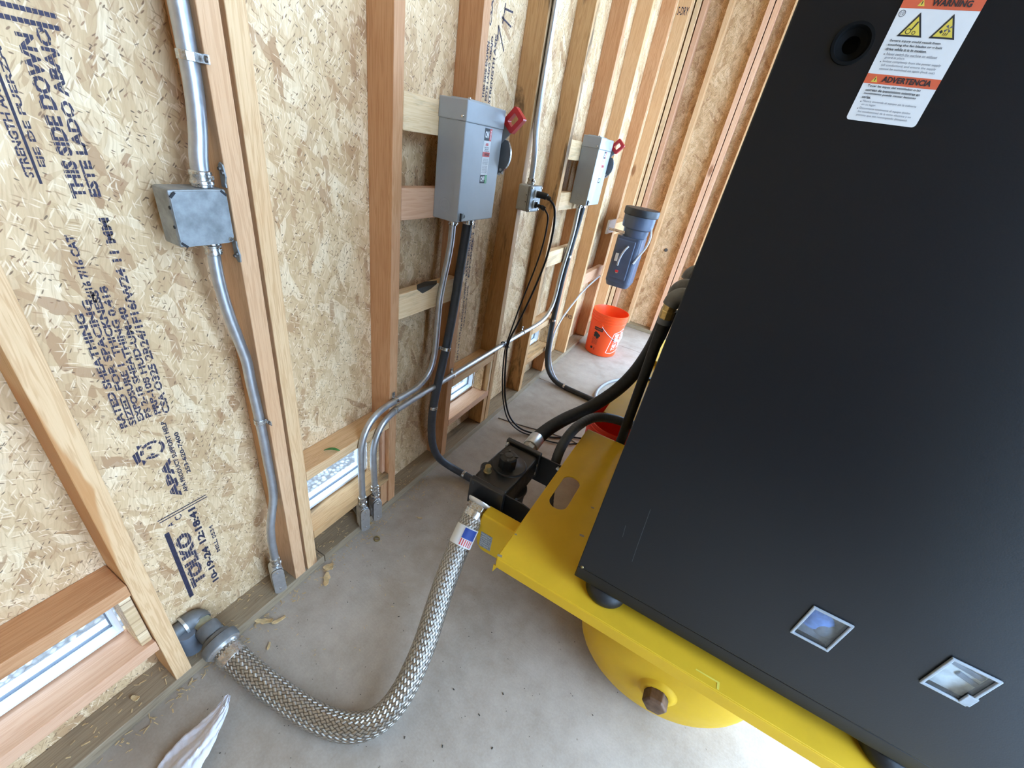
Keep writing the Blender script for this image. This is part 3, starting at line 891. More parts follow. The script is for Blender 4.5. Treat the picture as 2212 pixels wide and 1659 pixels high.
# square junction box on its bracket
t = thing('junction_box', 'square weathered galvanized junction box with flat cover, on the stud side', 'junction box', (-0.018, 0.449, 1.185))
B().box(-0.045, 0.006, 0.3985, 0.4965, 1.186, 1.285).build('box', 'galv_box', t, bevel=0.004)
def chamfer(u0, u1, v0, v1, c):
    return [(u0+c, v0), (u1-c, v0), (u1, v0+c), (u1, v1-c), (u1-c, v1), (u0+c, v1), (u0, v1-c), (u0, v0+c)]
B().prism(chamfer(0.3995, 0.4955, 1.187, 1.2825, 0.010), lambda u, v, d: (d, u, v), 0.006, 0.0085).build('cover', 'galv_box', t, bevel=0.001)
for (u, v, a) in ((0.404, 1.277, 0.8), (0.490, 1.279, -0.75), (0.405, 1.191, -0.75)):
    c_, s_ = math.cos(a)*0.006, math.sin(a)*0.006
    B().obox((0.0086, u, v), (0.0006, 0, 0), (0, c_, s_), (0, -s_*0.35, c_*0.35)).build('slot', 'gasket', t)
B().lathe((0.0085, 0.488, 1.194), (1, 0, 0), [(0, 0.003), (0.003, 0.003), (0.0045, 0.001), (0.0045, -0.001)], 14).build('screw', 'steel_bright', t, smooth=40)
for z in (1.255, 1.222):
    B().cyl((0.002, 0.3987, z), (0.002, 0.3975, z), 0.003, seg=12).build('hole', 'gasket', t)
# mounting ears that run up and down the stud side
for (z0, z1) in ((1.286, 1.330), (1.142, 1.186)):
    up = z1 > 1.3
    pl = [(-0.014, z0), (-0.014, z1-0.006), (-0.008, z1), (0.0, z1-0.004), (0.004, z0+0.020), (-0.001, z0+0.008), (0.0005, z0)] if up else \
         [(-0.014, z1), (0.0005, z1), (0.0, z1-0.010), (0.006, z0+0.018), (0.004, z0+0.002), (-0.004, z0), (-0.014, z0+0.010)]
    br = B().prism(pl, lambda u, v, d: (u, d, v), 0.5015, 0.5045).build('mounting_ear', 'galv_box', t, bevel=0.0008)
    for (u, dz) in ((-0.008, 0.012), (0.0, 0.018)):
        zz = (z1 - dz) if up else (z0 + dz)
        B().lathe((u-0.002, 0.5015, zz), (0, -1, 0), [(0, 0.003), (0.003, 0.003), (0.0045, 0.0)], 12).build('screw', 'steel_dark', br, smooth=40)

# conduit below the junction box
t = thing('conduit', 'grey conduit with offset bends running from junction box bottom to the floor', 'conduit', (-0.02, 0.46, 0.05), 'rigid galvanized conduits')
B().tube([(-0.020, 0.467, 1.184), (-0.020, 0.465, 1.14), (-0.020, 0.465, 1.10), (-0.020, 0.470, 1.035), (-0.020, 0.482, 0.955), (-0.020, 0.489, 0.905), (-0.020, 0.490, 0.84), (-0.020, 0.493, 0.76), (-0.020, 0.4945, 0.68),
          (-0.020, 0.4945, 0.59), (-0.020, 0.4945, 0.50), (-0.018, 0.490, 0.44), (-0.017, 0.478, 0.39), (-0.016, 0.466, 0.34), (-0.016, 0.460, 0.28), (-0.016, 0.459, 0.22), (-0.016, 0.459, 0.168)], RB, 20, 7).build('pipe', 'emt', t, smooth=60)
coupling(t, (-0.020, 0.466, 1.160), (0, 0, 1), RB, 0.024, 'connector', (0.6, 0.6, 0))
strap(t, (-0.020, 0.4938, 0.722), (0, 0, 1), (0, -1, 0), (1, 0, 0), RB)
coupling(t, (-0.016, 0.459, 0.196), (0, 0, -1), RB, 0.036, 'connector')
conduit_body(t, (-0.016, 0.455, 0.165), RB, (0.93, -0.36, 0), (0.36, 0.93, 0), 0.118, 0.036, 0.042)

# conduit to the large switch
t = thing('conduit', 'grey conduit from wall base bending up into the large near switch', 'conduit', (0.013, 0.797, 0.02), 'rigid galvanized conduits')
xc = 0.0125
B().tube([(xc, 0.797, 0.150), (xc, 0.796, 0.30), (xc, 0.796, 0.40), (xc, 0.799, 0.445), (xc, 0.814, 0.495), (xc, 0.845, 0.535), (xc, 0.895, 0.558), (xc, 0.96, 0.564), (xc, 1.03, 0.564), (xc, 1.09, 0.568), (xc, 1.135, 0.585),
          (xc, 1.168, 0.622), (xc, 1.185, 0.68), (xc, 1.189, 0.76), (xc, 1.190, 0.84), (xc, 1.192, 0.90), (xc+0.004, 1.197, 0.97), (xc+0.012, 1.204, 1.05), (xc+0.017, 1.208, 1.12), (xc+0.018, 1.208, 1.198)], RB, 20, 7).build('pipe', 'emt', t, smooth=60)
strap(t, (xc, 0.968, 0.564), (0, 1, 0), (1, 0, 0), (0, 0, 1), RB)
coupling(t, (xc, 0.797, 0.205), (0, 0, -1), RB, 0.045, 'connector')
coupling(t, (xc+0.018, 1.208, 1.175), (0, 0, 1), RB, 0.024, 'connector', (1, 0, 0))
conduit_body(t, (xc, 0.797, 0.158), RB, (0.93, -0.36, 0), (0.36, 0.93, 0), 0.122, 0.036, 0.042)
# conduit to the small switch
t = thing('conduit', 'long grey conduit running along the studs and up into the far switch', 'conduit', (0.013, 0.862, 0.02), 'rigid galvanized conduits')
B().tube([(xc, 0.862, 0.145), (xc, 0.857, 0.28), (xc, 0.855, 0.36), (xc, 0.858, 0.405), (xc, 0.873, 0.452), (xc, 0.903, 0.492), (xc, 0.95, 0.514), (xc, 1.02, 0.519), (xc, 1.2, 0.520), (xc, 1.6, 0.520), (xc, 2.0, 0.516), (xc, 2.17, 0.512), (xc, 2.27, 0.517),
          (xc, 2.345, 0.540), (xc, 2.395, 0.588), (xc, 2.415, 0.66), (xc, 2.420, 0.75), (xc+0.004, 2.424, 0.86), (xc+0.012, 2.425, 0.96), (xc+0.02, 2.418, 1.06), (xc+0.022, 2.410, 1.14), (xc+0.022, 2.410, 1.204)], RB, 20, 7).build('pipe', 'emt', t, smooth=60)
for y in (0.969, 1.335, 2.02):
    strap(t, (xc, y, 0.518), (0, 1, 0), (1, 0, 0), (0, 0, -1) if y < 1.2 else (0, 0, 1), RB)
coupling(t, (xc, 0.860, 0.215), (0, 0, -1), RB, 0.028, 'connector')
coupling(t, (xc, 0.862, 0.185), (0, 0, -1), RB, 0.036, 'connector', (0.7, 0.7, 0))
coupling(t, (xc+0.022, 2.410, 1.183), (0, 0, 1), RB, 0.022, 'connector', (1, 0, 0))
conduit_body(t, (xc, 0.862, 0.150), RB, (0.93, -0.36, 0), (0.36, 0.93, 0), 0.115, 0.036, 0.042)
# conduit above the outlet box
t = thing('conduit', 'straight bright conduit dropping into the top of the grey outlet box', 'conduit', (0.030, 1.750, 1.30), 'rigid galvanized conduits')
B().tube([(0.0125, 1.748, 2.72), (0.0125, 1.748, 1.9), (0.0125, 1.748, 1.60), (0.016, 1.749, 1.50), (0.026, 1.7505, 1.42), (0.030, 1.751, 1.35), (0.030, 1.751, 1.301)], RB, 20, 7).build('pipe', 'emt', t, smooth=60)
coupling(t, (0.030, 1.751, 1.326), (0, 0, -1), RB, 0.026, 'connector', (1, 0, 0))

# ================================================================== safety switches
def flat(b, poly, y, th): pass
def safety_switch(base, label, loc, detail=True):
    by, bz = loc
    W_, Ht, Dp = 0.212, 0.328, 0.098
    t = thing('safety_switch', label, 'switch', (0.0, by, bz), 'grey safety switches')
    y0, y1, z0, z1 = by, by+W_, bz, bz+Ht
    B().box(0.0, Dp-0.010, y0+0.002, y1-0.002, z0, z1).build('enclosure', 'switch_side', t, bevel=0.003)
    cv = B().box(Dp-0.012, Dp, y0, y1, z0+0.004, z1-0.052).build('cover', 'switch_grey', t, bevel=0.0025)
    # cover returns along the sides
    B().box(Dp-0.022, Dp-0.001, y0-0.0006, y0+0.001, z0+0.010, z1-0.054).build('cover_lip', 'switch_side', t)
    B().box(0.0, Dp+0.002, y0-0.0015, y1+0.0015, z1-0.052, z1+0.001).build('cap', 'switch_grey', t, bevel=0.003)
    B().box(0.006, 0.075, y0+0.045, y1-0.055, z1+0.001, z1+0.006).build('hub_plate', 'switch_grey', t, bevel=0.002)
    for yy_, xx_ in ((y0+0.052, 0.068), (y1-0.062, 0.012)):
        B().lathe((xx_, yy_, z1+0.006), (0,0,1), [(0, 0.004), (0.004, 0.003), (0.005, 0.0)], 12).build('screw', 'steel_bright', t, smooth=40)
    B().lathe((Dp-0.012, y0-0.0015, z1-0.040), (0,-1,0), [(0, 0.003), (0.003, 0.0028), (0.0045, 0.0)], 12).build('screw', 'steel_bright', t, smooth=40)
    # knock-out rings on the near side
    for zz in ((z0+0.045,) if True else ()):
        for r_ in (0.020, 0.012):
            B().lathe((0.042, y0+0.0022, zz), (0,-1,0), [(r_-0.0012, 0), (r_-0.0008, 0.0010), (r_+0.0008, 0.0010), (r_+0.0012, 0)], 28).build('knockout', 'switch_side', t, smooth=40)
    # hasp loop at the lower near corner of the cover
    hl = B(); hl.lathe((Dp+0.001, y0+0.030, z0+0.020), (1,0,0), [(0.0055, 0), (0.0055, 0.003), (0.0085, 0.003), (0.0085, 0)], 20)
    hl.build('hasp', 'switch_side', t, smooth=40)
    B().box(Dp, Dp+0.006, y0+0.012, y0+0.016, z0+0.006, z0+0.030).build('hasp_plate', 'gasket', t)
    # operating lever on the far side: grey sector plate, arm and red ring handle
    yl = y1+0.022
    cz = z0+0.205; cx_ = 0.060
    B().box(0.030, 0.085, y1-0.002, yl, cz-0.075, cz+0.060).build('lever_housing', 'lever_grey', t, bevel=0.004)
    sec = [(cx_-0.02, cz-0.035)]
    for k in range(15):
        a = math.radians(-78 + 118*k/14)
        sec.append((cx_ + 0.066*math.cos(a), cz + 0.0 + 0.066*math.sin(a)))
    sec.append((cx_-0.02, cz+0.055))
    B().prism(sec, lambda u, v, d: (u, d, v), yl, yl+0.005).build('lever_plate', 'lever_grey', t, bevel=0.001)
    B().prism(sec[1:-1] + [(cx_ + 0.0645*math.cos(math.radians(-78 + 118*k/14)), cz + 0.0645*math.sin(math.radians(-78 + 118*k/14))) for k in range(14, -1, -1)],
              lambda u, v, d: (u, d, v), yl-0.0008, yl+0.007).build('lever_rim', 'steel_bright', t)
    for (u, v) in ((0.094, 0.0), (0.103, -0.009), (0.092, -0.014)):
        B().cyl((u, yl-0.0012, cz-0.045+v), (u, yl+0.0002, cz-0.045+v), 0.0044, seg=14).build('hole', 'label_white', t)
    d1 = Vector((0.66, 0, 0.75)); d1.normalize(); d2 = Vector((0.75, 0, -0.66)); d2.normalize()
    hc = Vector((0.121, yl+0.002, z0+0.307))
    B().obox(hc - d1*0.052, d1*0.030, d2*0.020, (0, 0.003, 0)).build('lever_arm', 'switch_grey', t, bevel=0.002)
    ou = [(-0.029, -0.023), (0.029, -0.023), (0.029, 0.023), (-0.029, 0.023)]
    def rr(w2, h2, r_, n=5):
        o_ = []
        for (sx_, sy_, a0) in ((1, 1, 0), (-1, 1, PI/2), (-1, -1, PI), (1, -1, 1.5*PI)):
            for k in range(n+1):
                a = a0 + PI/2*k/n
                o_.append((sx_*(w2-r_) + r_*math.cos(a), sy_*(h2-r_) + r_*math.sin(a)))
        return o_
    hd = B().prism(rr(0.031, 0.025, 0.006), lambda u, v, d: tuple(hc + d1*u + d2*v + Vector((0, d, 0))), -0.010, 0.012, [rr(0.0165, 0.0115, 0.003)]).build('handle', 'handle_red', t, bevel=0.0015)
    # cover label: ON / red strip / white body / OFF with green strip
    X_ = Dp+0.0004
    ly = y0+0.105
    lb = B().box(Dp, X_, ly, ly+0.040, z0+0.118, z0+0.271).build('label', 'label_white', t)
    def patch(ya, yb, za, zb, mat, nm='label_patch'):
        return B().box(X_, X_+0.0003, ly+ya, ly+yb, z0+za, z0+zb).build(nm, mat, lb)
    patch(0.0, 0.028, 0.238, 0.271, 'ink'); patch(0.028, 0.040, 0.238, 0.271, 'label_red')
    patch(0.0, 0.040, 0.194, 0.207, 'label_red')
    patch(0.0, 0.028, 0.118, 0.142, 'ink'); patch(0.028, 0.040, 0.118, 0.142, 'label_green')
    def lt(s, ya, za, L, h_, mat, up=False, bold=0.02):
        if up: text_obj(s, (X_+0.0005, ly+ya, z0+za), (0,0,1), (0,-1,0), L, h_, mat, lb, 'lettering', bold)
        else: text_obj(s, (X_+0.0005, ly+ya, z0+za), (0,1,0), (0,0,1), L, h_, mat, lb, 'lettering', bold)
    lt('ON', 0.003, 0.245, 0.021, 0.019, 'white_print', bold=0.04)
    lt('OFF', 0.002, 0.122, 0.024, 0.016, 'white_print', bold=0.04)
    if detail:
        lt('HANDLE', 0.037, 0.242, 0.025, 0.005, 'white_print', True)
        lt('DOWN', 0.037, 0.120, 0.019, 0.005, 'white_print', True)
        lt('ABB', 0.010, 0.224, 0.017, 0.008, 'label_red', bold=0.04)
        lt('SAFETY SWITCH', 0.007, 0.218, 0.024, 0.003, 'ink')
        lt('GENERAL DUTY', 0.009, 0.213, 0.020, 0.003, 'ink')
        lt('TYPE 3R', 0.006, 0.2085, 0.028, 0.0026, 'ink')
        lt('DANGER', 0.010, 0.197, 0.026, 0.007, 'ink', bold=0.03)
        for k in range(4):
            lt(('HAZARD OF SHOCK', 'TURN OFF POWER', 'BEFORE SERVICE', 'SEE INSIDE')[k], 0.004, 0.186-0.0045*k, 0.031, 0.0028, 'ink_grey', bold=0.0)
        for k in range(5):
            lt(('240V AC 60A', '3 POLE 4 WIRE', 'MAX HP 15', 'USE 75C WIRE', 'CU-AL'), 0, 0, 0, 0, 'ink') if False else \
                lt(('240V AC 60A', '3 POLE 4 WIRE', 'MAX HP 15', 'USE 75C WIRE', 'CU-AL')[k], 0.004, 0.166-0.0045*k, 0.030, 0.0028, 'ink_grey', bold=0.0)
    return t
safety_switch(None, 'large-looking near grey safety switch with red handle, beside the brown stud', (1.135, 1.199))
safety_switch(None, 'far grey safety switch with red handle, just above the far conduit', (2.335, 1.206))

# flexible conduits from the switches
def flex(L): return 0.0155
def ribbed(r, pitch, amp):
    return lambda L: r + amp*math.sin(2*PI*L/pitch)
t = thing('flexible_conduit', 'dark grey flexible conduit hanging from the near switch to the floor', 'conduit', (0.03, 1.3, 0.0), 'flexible conduits')
B().tube([(0.030, 1.302, 1.20), (0.026, 1.300, 1.12), (0.022, 1.293, 1.02), (0.020, 1.284, 0.90), (0.019, 1.268, 0.78), (0.019, 1.248, 0.67), (0.019, 1.215, 0.53), (0.020, 1.192, 0.40), (0.022, 1.192, 0.29), (0.026, 1.21, 0.19), (0.040, 1.245, 0.105), (0.075, 1.285, 0.048), (0.125, 1.302, 0.026),
          (0.22, 1.303, 0.021), (0.34, 1.30, 0.020), (0.50, 1.29, 0.020), (0.70, 1.27, 0.022)], 0.0175, 18, 8).build('hose', 'flex_grey', t, smooth=60)
coupling(t, (0.030, 1.302, 1.172), (0, 0, 1), 0.0172, 0.026, 'connector')
strap(t, (0.0190, 1.251, 0.684), (0, -0.22, -1), (1, 0, 0), (0, -1, 0.2), 0.0172, tab=0.016)
strap(t, (0.0195, 1.1935, 0.422), (0, -0.1, -1), (1, 0, 0), (0, 1, 0), 0.0172, tab=0.02)
strap(t, (0.155, 1.303, 0.0235), (1, 0, 0), (0, 0, 1), (0, 1, 0), 0.0172, tab=0.02)
t = thing('flexible_conduit', 'black flexible conduit hanging from the far switch to the floor', 'conduit', (0.03, 2.48, 0.0), 'flexible conduits')
B().tube([(0.034, 2.476, 1.207), (0.032, 2.474, 1.13), (0.028, 2.466, 1.04), (0.024, 2.458, 0.92), (0.021, 2.448, 0.76), (0.020, 2.450, 0.60), (0.020, 2.456, 0.46), (0.021, 2.468, 0.32), (0.028, 2.478, 0.20), (0.046, 2.490, 0.11), (0.085, 2.490, 0.055), (0.14, 2.480, 0.028),
          (0.22, 2.472, 0.0205), (0.34, 2.465, 0.0198), (0.46, 2.460, 0.0198), (0.62, 2.45, 0.020), (0.82, 2.44, 0.022)], 0.0172, 16, 8).build('hose', 'flex_black', t, smooth=60)
coupling(t, (0.034, 2.476, 1.183), (0, 0, 1), 0.0172, 0.024, 'connector')
for p_, ax_ in (((0.0235, 2.456, 0.90), (0, 0, 1)), ((0.020, 2.455, 0.475), (0, 0, 1))):
    strap(t, p_, ax_, (1, 0, 0), (0, 1, 0), 0.017, tab=0.02)
strap(t, (0.205, 2.473, 0.0215), (1, 0, 0), (0, 0, 1), (0, 1, 0), 0.017, tab=0.02)

# ================================================================== outlet box with two cords
t = thing('outlet_box', 'small grey outlet box with cover plate, fixed to a stained stud', 'outlet box', (0.0, 1.752, 1.198))
B().box(0.0, 0.050, 1.702, 1.806, 1.199, 1.301).build('box', 'box_grey', t, bevel=0.006)
B().box(0.050, 0.064, 1.700, 1.808, 1.197, 1.303).build('cover', 'galv_box', t, bevel=0.007, segs=3)
for zz in (1.272, 1.226):
    for r_ in (0.0145,):
        B().lathe((0.024, 1.7022, zz), (0,-1,0), [(r_-0.0014, 0), (r_-0.0008, 0.0012), (r_+0.0008, 0.0012), (r_+0.0014, 0)], 26).build('knockout', 'box_grey', t, smooth=40)
for zz in (1.264, 1.237):
    B().cyl((0.044, 1.7025, zz), (0.044, 1.7010, zz), 0.002, seg=10).build('hole', 'gasket', t)
for (yy_, zz) in ((1.710, 1.294), (1.710, 1.206), (1.798, 1.294), (1.798, 1.206)):
    B().lathe((0.064, yy_, zz), (1,0,0), [(0, 0.003), (0.003, 0.0028), (0.0048, 0.0)], 12).build('screw', 'steel_bright', t, smooth=40)
B().box(0.064, 0.067, 1.735, 1.775, 1.253, 1.287).build('receptacle', 'label_white', t, bevel=0.004)
B().box(0.064, 0.067, 1.735, 1.775, 1.212, 1.246).build('receptacle', 'label_white', t, bevel=0.004)
t = thing('power_cord', 'thick black power cord with long plug in the upper outlet socket', 'cord', (0.068, 1.755, 1.270), 'black cords from the outlet box')
B().tube([(0.067, 1.755, 1.270), (0.080, 1.760, 1.270), (0.105, 1.768, 1.268), (0.118, 1.772, 1.263), (0.122, 1.774, 1.260)], lambda L: 0.0135 if L < 0.045 else 0.0095, 16, 5).build('plug', 'rubber', t, smooth=40)
B().tube([(0.120, 1.773, 1.261), (0.142, 1.787, 1.236), (0.152, 1.800, 1.18), (0.150, 1.815, 1.10), (0.138, 1.83, 1.00), (0.112, 1.84, 0.88), (0.082, 1.835, 0.75), (0.055, 1.815, 0.63), (0.040, 1.800, 0.565), (0.036, 1.790, 0.51), (0.044, 1.787, 0.42), (0.060, 1.786, 0.30), (0.085, 1.790, 0.18),
          (0.13, 1.80, 0.08), (0.20, 1.82, 0.025), (0.29, 1.86, 0.008), (0.38, 1.90, 0.007), (0.47, 1.98, 0.007), (0.55, 2.02, 0.007), (0.70, 2.05, 0.007)], 0.0052, 12, 8).build('cable', 'cord_black', t, smooth=60)
t = thing('power_cord', 'thin black power cord with short plug in the lower outlet socket', 'cord', (0.068, 1.755, 1.228), 'black cords from the outlet box')
B().tube([(0.067, 1.755, 1.228), (0.074, 1.757, 1.227), (0.082, 1.76, 1.226), (0.092, 1.763, 1.224), (0.100, 1.766, 1.222), (0.110, 1.769, 1.218)], lambda L: (0.0125 if L < 0.010 else 0.0075) if L < 0.030 else 0.0095, 16, 5).build('plug', 'rubber', t, smooth=40)
B().tube([(0.108, 1.769, 1.219), (0.126, 1.776, 1.195), (0.130, 1.782, 1.14), (0.124, 1.788, 1.06), (0.108, 1.792, 0.96), (0.082, 1.796, 0.84), (0.058, 1.796, 0.72), (0.040, 1.790, 0.60), (0.033, 1.782, 0.535), (0.031, 1.778, 0.49), (0.037, 1.775, 0.41), (0.052, 1.774, 0.30), (0.078, 1.776, 0.18),
          (0.125, 1.783, 0.075), (0.20, 1.80, 0.022), (0.30, 1.835, 0.007), (0.40, 1.86, 0.006), (0.47, 1.90, 0.006), (0.52, 1.95, 0.006)], 0.0038, 10, 8).build('cable', 'cord_black', t, smooth=60)
ct = B()
ct.tube([(xc + 0.0150*math.cos(a), 1.785, 0.5185 + 0.0150*math.sin(a)) for a in [2*PI*k/16 for k in range(17)]], 0.0022, 8, 2)
ct.tube([(0.037 + 0.011*math.cos(a), 1.786 + 0.010*math.sin(a), 0.512) for a in [2*PI*k/14 for k in range(15)]], 0.0020, 8, 2)
ct.tube([(0.026, 1.780, 0.531), (0.020, 1.770, 0.540), (0.016, 1.757, 0.540), (0.015, 1.748, 0.533)], 0.0016, 8, 5)
tag(ct.build('cable_tie', 'cord_black', None, smooth=60), 'black cable tie holding two cords to the long grey conduit', 'cable tie')

# ================================================================== wall pipe, union and braided hose
t = thing('wall_pipe', 'grey metal pipe with elbow and union nut at the wall base', 'pipe', (-0.05, 0.243, 0.04))
AX = Vector((1.0, 0.0, -0.30)).normalized()
P0 = Vector((-0.062, 0.243, 0.1215))
B().tube([(-0.070, 0.168, 0.127), (-0.070, 0.195, 0.127), (-0.070, 0.207, 0.127)], 0.020, 20, 4).build('stub', 'pipe_grey', t, smooth=40)
B().lathe((-0.070, 0.2055, 0.127), (0, 1, 0), [(0.0, 0.0), (0.0285, 0.0), (0.0285, 0.007), (0.0, 0.007)], 26).build('stub_collar', 'cast_zinc', t, smooth=40)
B().tube([(-0.070, 0.211, 0.1275), (-0.0695, 0.224, 0.1275), (-0.066, 0.236, 0.1265), P0 + AX*0.002, P0 + AX*0.012], 0.0265, 24, 6).build('elbow', 'pipe_grey', t, smooth=60)
B().cyl(P0 + AX*0.010, P0 + AX*0.036, 0.0225, seg=26).build('nipple', 'nipple_tan', t, smooth=40)
B().lathe(P0 + AX*0.033, AX, [(0.0, 0.0), (0.0285, 0.0), (0.030, 0.003), (0.030, 0.034), (0.0285, 0.037), (0.026, 0.040), (0.0355, 0.042), (0.037, 0.045), (0.037, 0.052), (0.033, 0.054), (0.0, 0.054)], 30).build('adapter', 'pipe_grey', t, smooth=35)
B().lathe(P0 + AX*0.087, AX, [(0.0, 0.0), (0.040, 0.0), (0.0465, 0.002), (0.0475, 0.005), (0.0475, 0.022), (0.046, 0.026), (0.0, 0.026)], 32).build('union_nut', 'pipe_grey', t, smooth=35)
B().lathe(P0 + AX*0.113, AX, [(0.0, 0.0), (0.0445, 0.0), (0.0445, 0.002), (0.040, 0.005), (0.0385, 0.010), (0.0, 0.010)], 32).build('union_ring', 'cast_zinc', t, smooth=35)
gp = B()
gp.lathe((-0.052, 0.206, 0.039), (0, 0, 1), [(0.0, 0.0), (0.027, 0.0), (0.027, 0.085), (0.0, 0.085)], 28)
tag(gp.build('pipe_sleeve', 'pvc_grey', None, smooth=40, bevel=0.001), 'short dark grey pipe sleeve standing on the bottom plate behind the left stud', 'pipe')

hose_pts = [(0.056, 0.2435, 0.0865), (0.085, 0.2445, 0.0785), (0.13, 0.246, 0.0705), (0.19, 0.250, 0.064), (0.25, 0.257, 0.056), (0.32, 0.266, 0.049), (0.39, 0.279, 0.0445), (0.455, 0.300, 0.0435), (0.505, 0.332, 0.049), (0.534, 0.373, 0.066), (0.546, 0.420, 0.094), (0.545, 0.470, 0.128),
            (0.536, 0.530, 0.172), (0.521, 0.587, 0.220), (0.507, 0.642, 0.270), (0.496, 0.695, 0.317), (0.489, 0.744, 0.360), (0.486, 0.785, 0.394), (0.4855, 0.810, 0.4145)]
t = thing('braided_hose', 'thick braided stainless steel hose curving from wall pipe to the black filter', 'hose', (0.5, 0.33, 0.0))
B().tube(hose_pts, 0.0345, 40, 10, uvm=True).build('braid', 'braid', t, smooth=60)
sp = spline(hose_pts, 10)
def collar(i0, d, r, L, nm, mat):
    p_ = sp[i0]; ax_ = (sp[min(i0+1, len(sp)-1)] - sp[max(i0-1, 0)]).normalized() * d
    return B().lathe(p_, ax_, [(r-0.003, 0.0), (r, 0.001), (r, L-0.002), (r-0.002, L)], 36).build(nm, mat, t, smooth=35)
collar(3, 1, 0.0362, 0.030, 'ferrule', 'steel_bright')
e = Vector((0.4865, 0.862, 0.452)); s0 = Vector(hose_pts[-1]); dd = (e - s0).normalized()
B().lathe(s0 - dd*0.004, dd, [(0.033, 0.0), (0.0362, 0.001), (0.0362, 0.022), (0.034, 0.024), (0.0, 0.024)], 36).build('ferrule', 'steel_bright', t, smooth=35)
B().lathe(s0 + dd*0.018, dd, [(0.0, 0.0), (0.036, 0.0), (0.040, 0.003), (0.040, 0.020), (0.036, 0.023), (0.0, 0.023)], 6).build('hex_nut', 'steel_bright', t, bevel=0.002)
B().lathe(s0 + dd*0.038, dd, [(0.0, 0.0), (0.034, 0.0), (0.0425, 0.004), (0.0460, 0.010), (0.0460, 0.014), (0.0, 0.014)], 36).build('flange_ring', 'zinc_white', t, smooth=35)
# flag band wrapped round the hose
band_i = [i for i, q in enumerate(sp) if True]
def wrap(i0, i1, name, mat, t0, t1, dr, along=(0.0, 1.0)):
    """patch on the hose surface between path samples, angle range about the axis (0 = up/out)"""
    p0, p1 = sp[i0], sp[i1]
    ax_ = (p1 - p0).normalized()
    up = Vector((-0.35, -0.55, 0.75)); up = (up - ax_*up.dot(ax_)).normalized(); sd = ax_.cross(up)
    n = 12
    vs = []; fs = []
    for j, s in enumerate(along):
        p_ = p0.lerp(p1, s)
        for k in range(n+1):
            a = t0 + (t1-t0)*k/n
            vs.append(p_ + (up*math.cos(a) + sd*math.sin(a))*(0.0345+dr))
    for k in range(n):
        fs.append((k, k+1, n+2+k, n+1+k))
    b = B(); b._add(vs, fs)
    return b.build(name, mat, t, smooth=60)
NS = len(sp)
i0, i1 = NS-22, NS-11
wrap(i0, i1, 'tag_band', 'label_white', -PI, PI, 0.0016)
wrap(i0, i1, 'flag_patch', 'label_white', 0.45, 1.75, 0.0020, (0.04, 0.96))
wrap(i0, i1, 'flag_canton', 'label_blue', 0.50, 1.70, 0.0026, (0.42, 0.94))
for k in range(6):
    wrap(i0, i1, 'flag_stripe', 'label_red', 0.53 + 0.20*k, 0.63 + 0.20*k, 0.0024, (0.06, 0.40))

# ================================================================== air compressor
F = 0.50
comp = thing('air_compressor', 'large dark compressor cabinet on a yellow frame with yellow air tank below', 'compressor', (1.2, 1.5, 0.0))
def fnz(u, v, d): return (u, v, d)
def stadium(cx_, cy_, hl, r_, n=10, ang=PI/2):
    o_ = []
    for k in range(n+1):
        a = PI*k/n
        o_.append((r_*math.cos(a), hl + r_*math.sin(a)))
    for k in range(n+1):
        a = PI + PI*k/n
        o_.append((r_*math.cos(a), -hl + r_*math.sin(a)))
    return [(cx_ + u, cy_ + v) for u, v in o_]
fr = B().prism([(0.644, 0.670), (1.70, 0.670), (1.70, 1.395), (0.644, 1.395)], fnz, F-0.005, F, [stadium(0.703, 1.012, 0.054, 0.030)]).build('frame_plate', 'yellow_paint', comp, bevel=0.0015)
B().box(0.646, 1.70, 0.667, 0.672, F-0.036, F-0.001).build('frame_lip', 'yellow_paint', comp, bevel=0.001)
B().box(0.6415, 0.6465, 0.674, 1.39, F-0.030, F-0.0015).build('frame_lip', 'yellow_paint', comp, bevel=0.002)
rp = [(F-0.0, 1.390), (F-0.001, 1.402), (F-0.006, 1.411), (F-0.014, 1.416), (F-0.035, 1.417)]
b = B()
n = len(rp)
vs = [(0.644, y, z) for z, y in rp] + [(1.70, y, z) for z, y in rp] + [(0.644, y-0.004, z-0.004) for z, y in rp] + [(1.70, y-0.004, z-0.004) for z, y in rp]
fs = []
for k in range(n-1):
    fs += [(k, k+1, n+k+1, n+k), (2*n+k, 3*n+k, 3*n+k+1, 2*n+k+1)]
fs += [(0, n, 3*n, 2*n), (n-1, 3*n-1, 4*n-1, 2*n-1)]
b._add(vs, fs); b.build('frame_bend', 'yellow_paint', comp, smooth=50)
B().prism([(0.655, 1.575), (1.70, 1.615), (1.70, 2.72), (0.655, 2.72)], fnz, F-0.006, F).build('frame_plate', 'yellow_paint', comp, bevel=0.003)
B().box(0.655, 0.660, 1.577, 2.72, F-0.060, F-0.005).build('frame_lip', 'yellow_paint', comp, bevel=0.002)
B().box(0.66, 1.70, 1.613, 1.618, F-0.05, F-0.0065).build('frame_lip', 'yellow_paint', comp, bevel=0.002)
for xx in (0.84, 1.55):
    B().box(xx, xx+0.05, 0.70, 2.70, F-0.075, F-0.0065).build('frame_rail', 'yellow_paint', comp, bevel=0.003)
B().box(0.690, 0.81, 2.04, 2.06, F, F+0.012).build('frame_strip', 'black_bracket', comp)
B().box(0.69, 0.81, 2.25, 2.29, F, F+0.03).build('frame_strip', 'yellow_paint', comp, bevel=0.002)
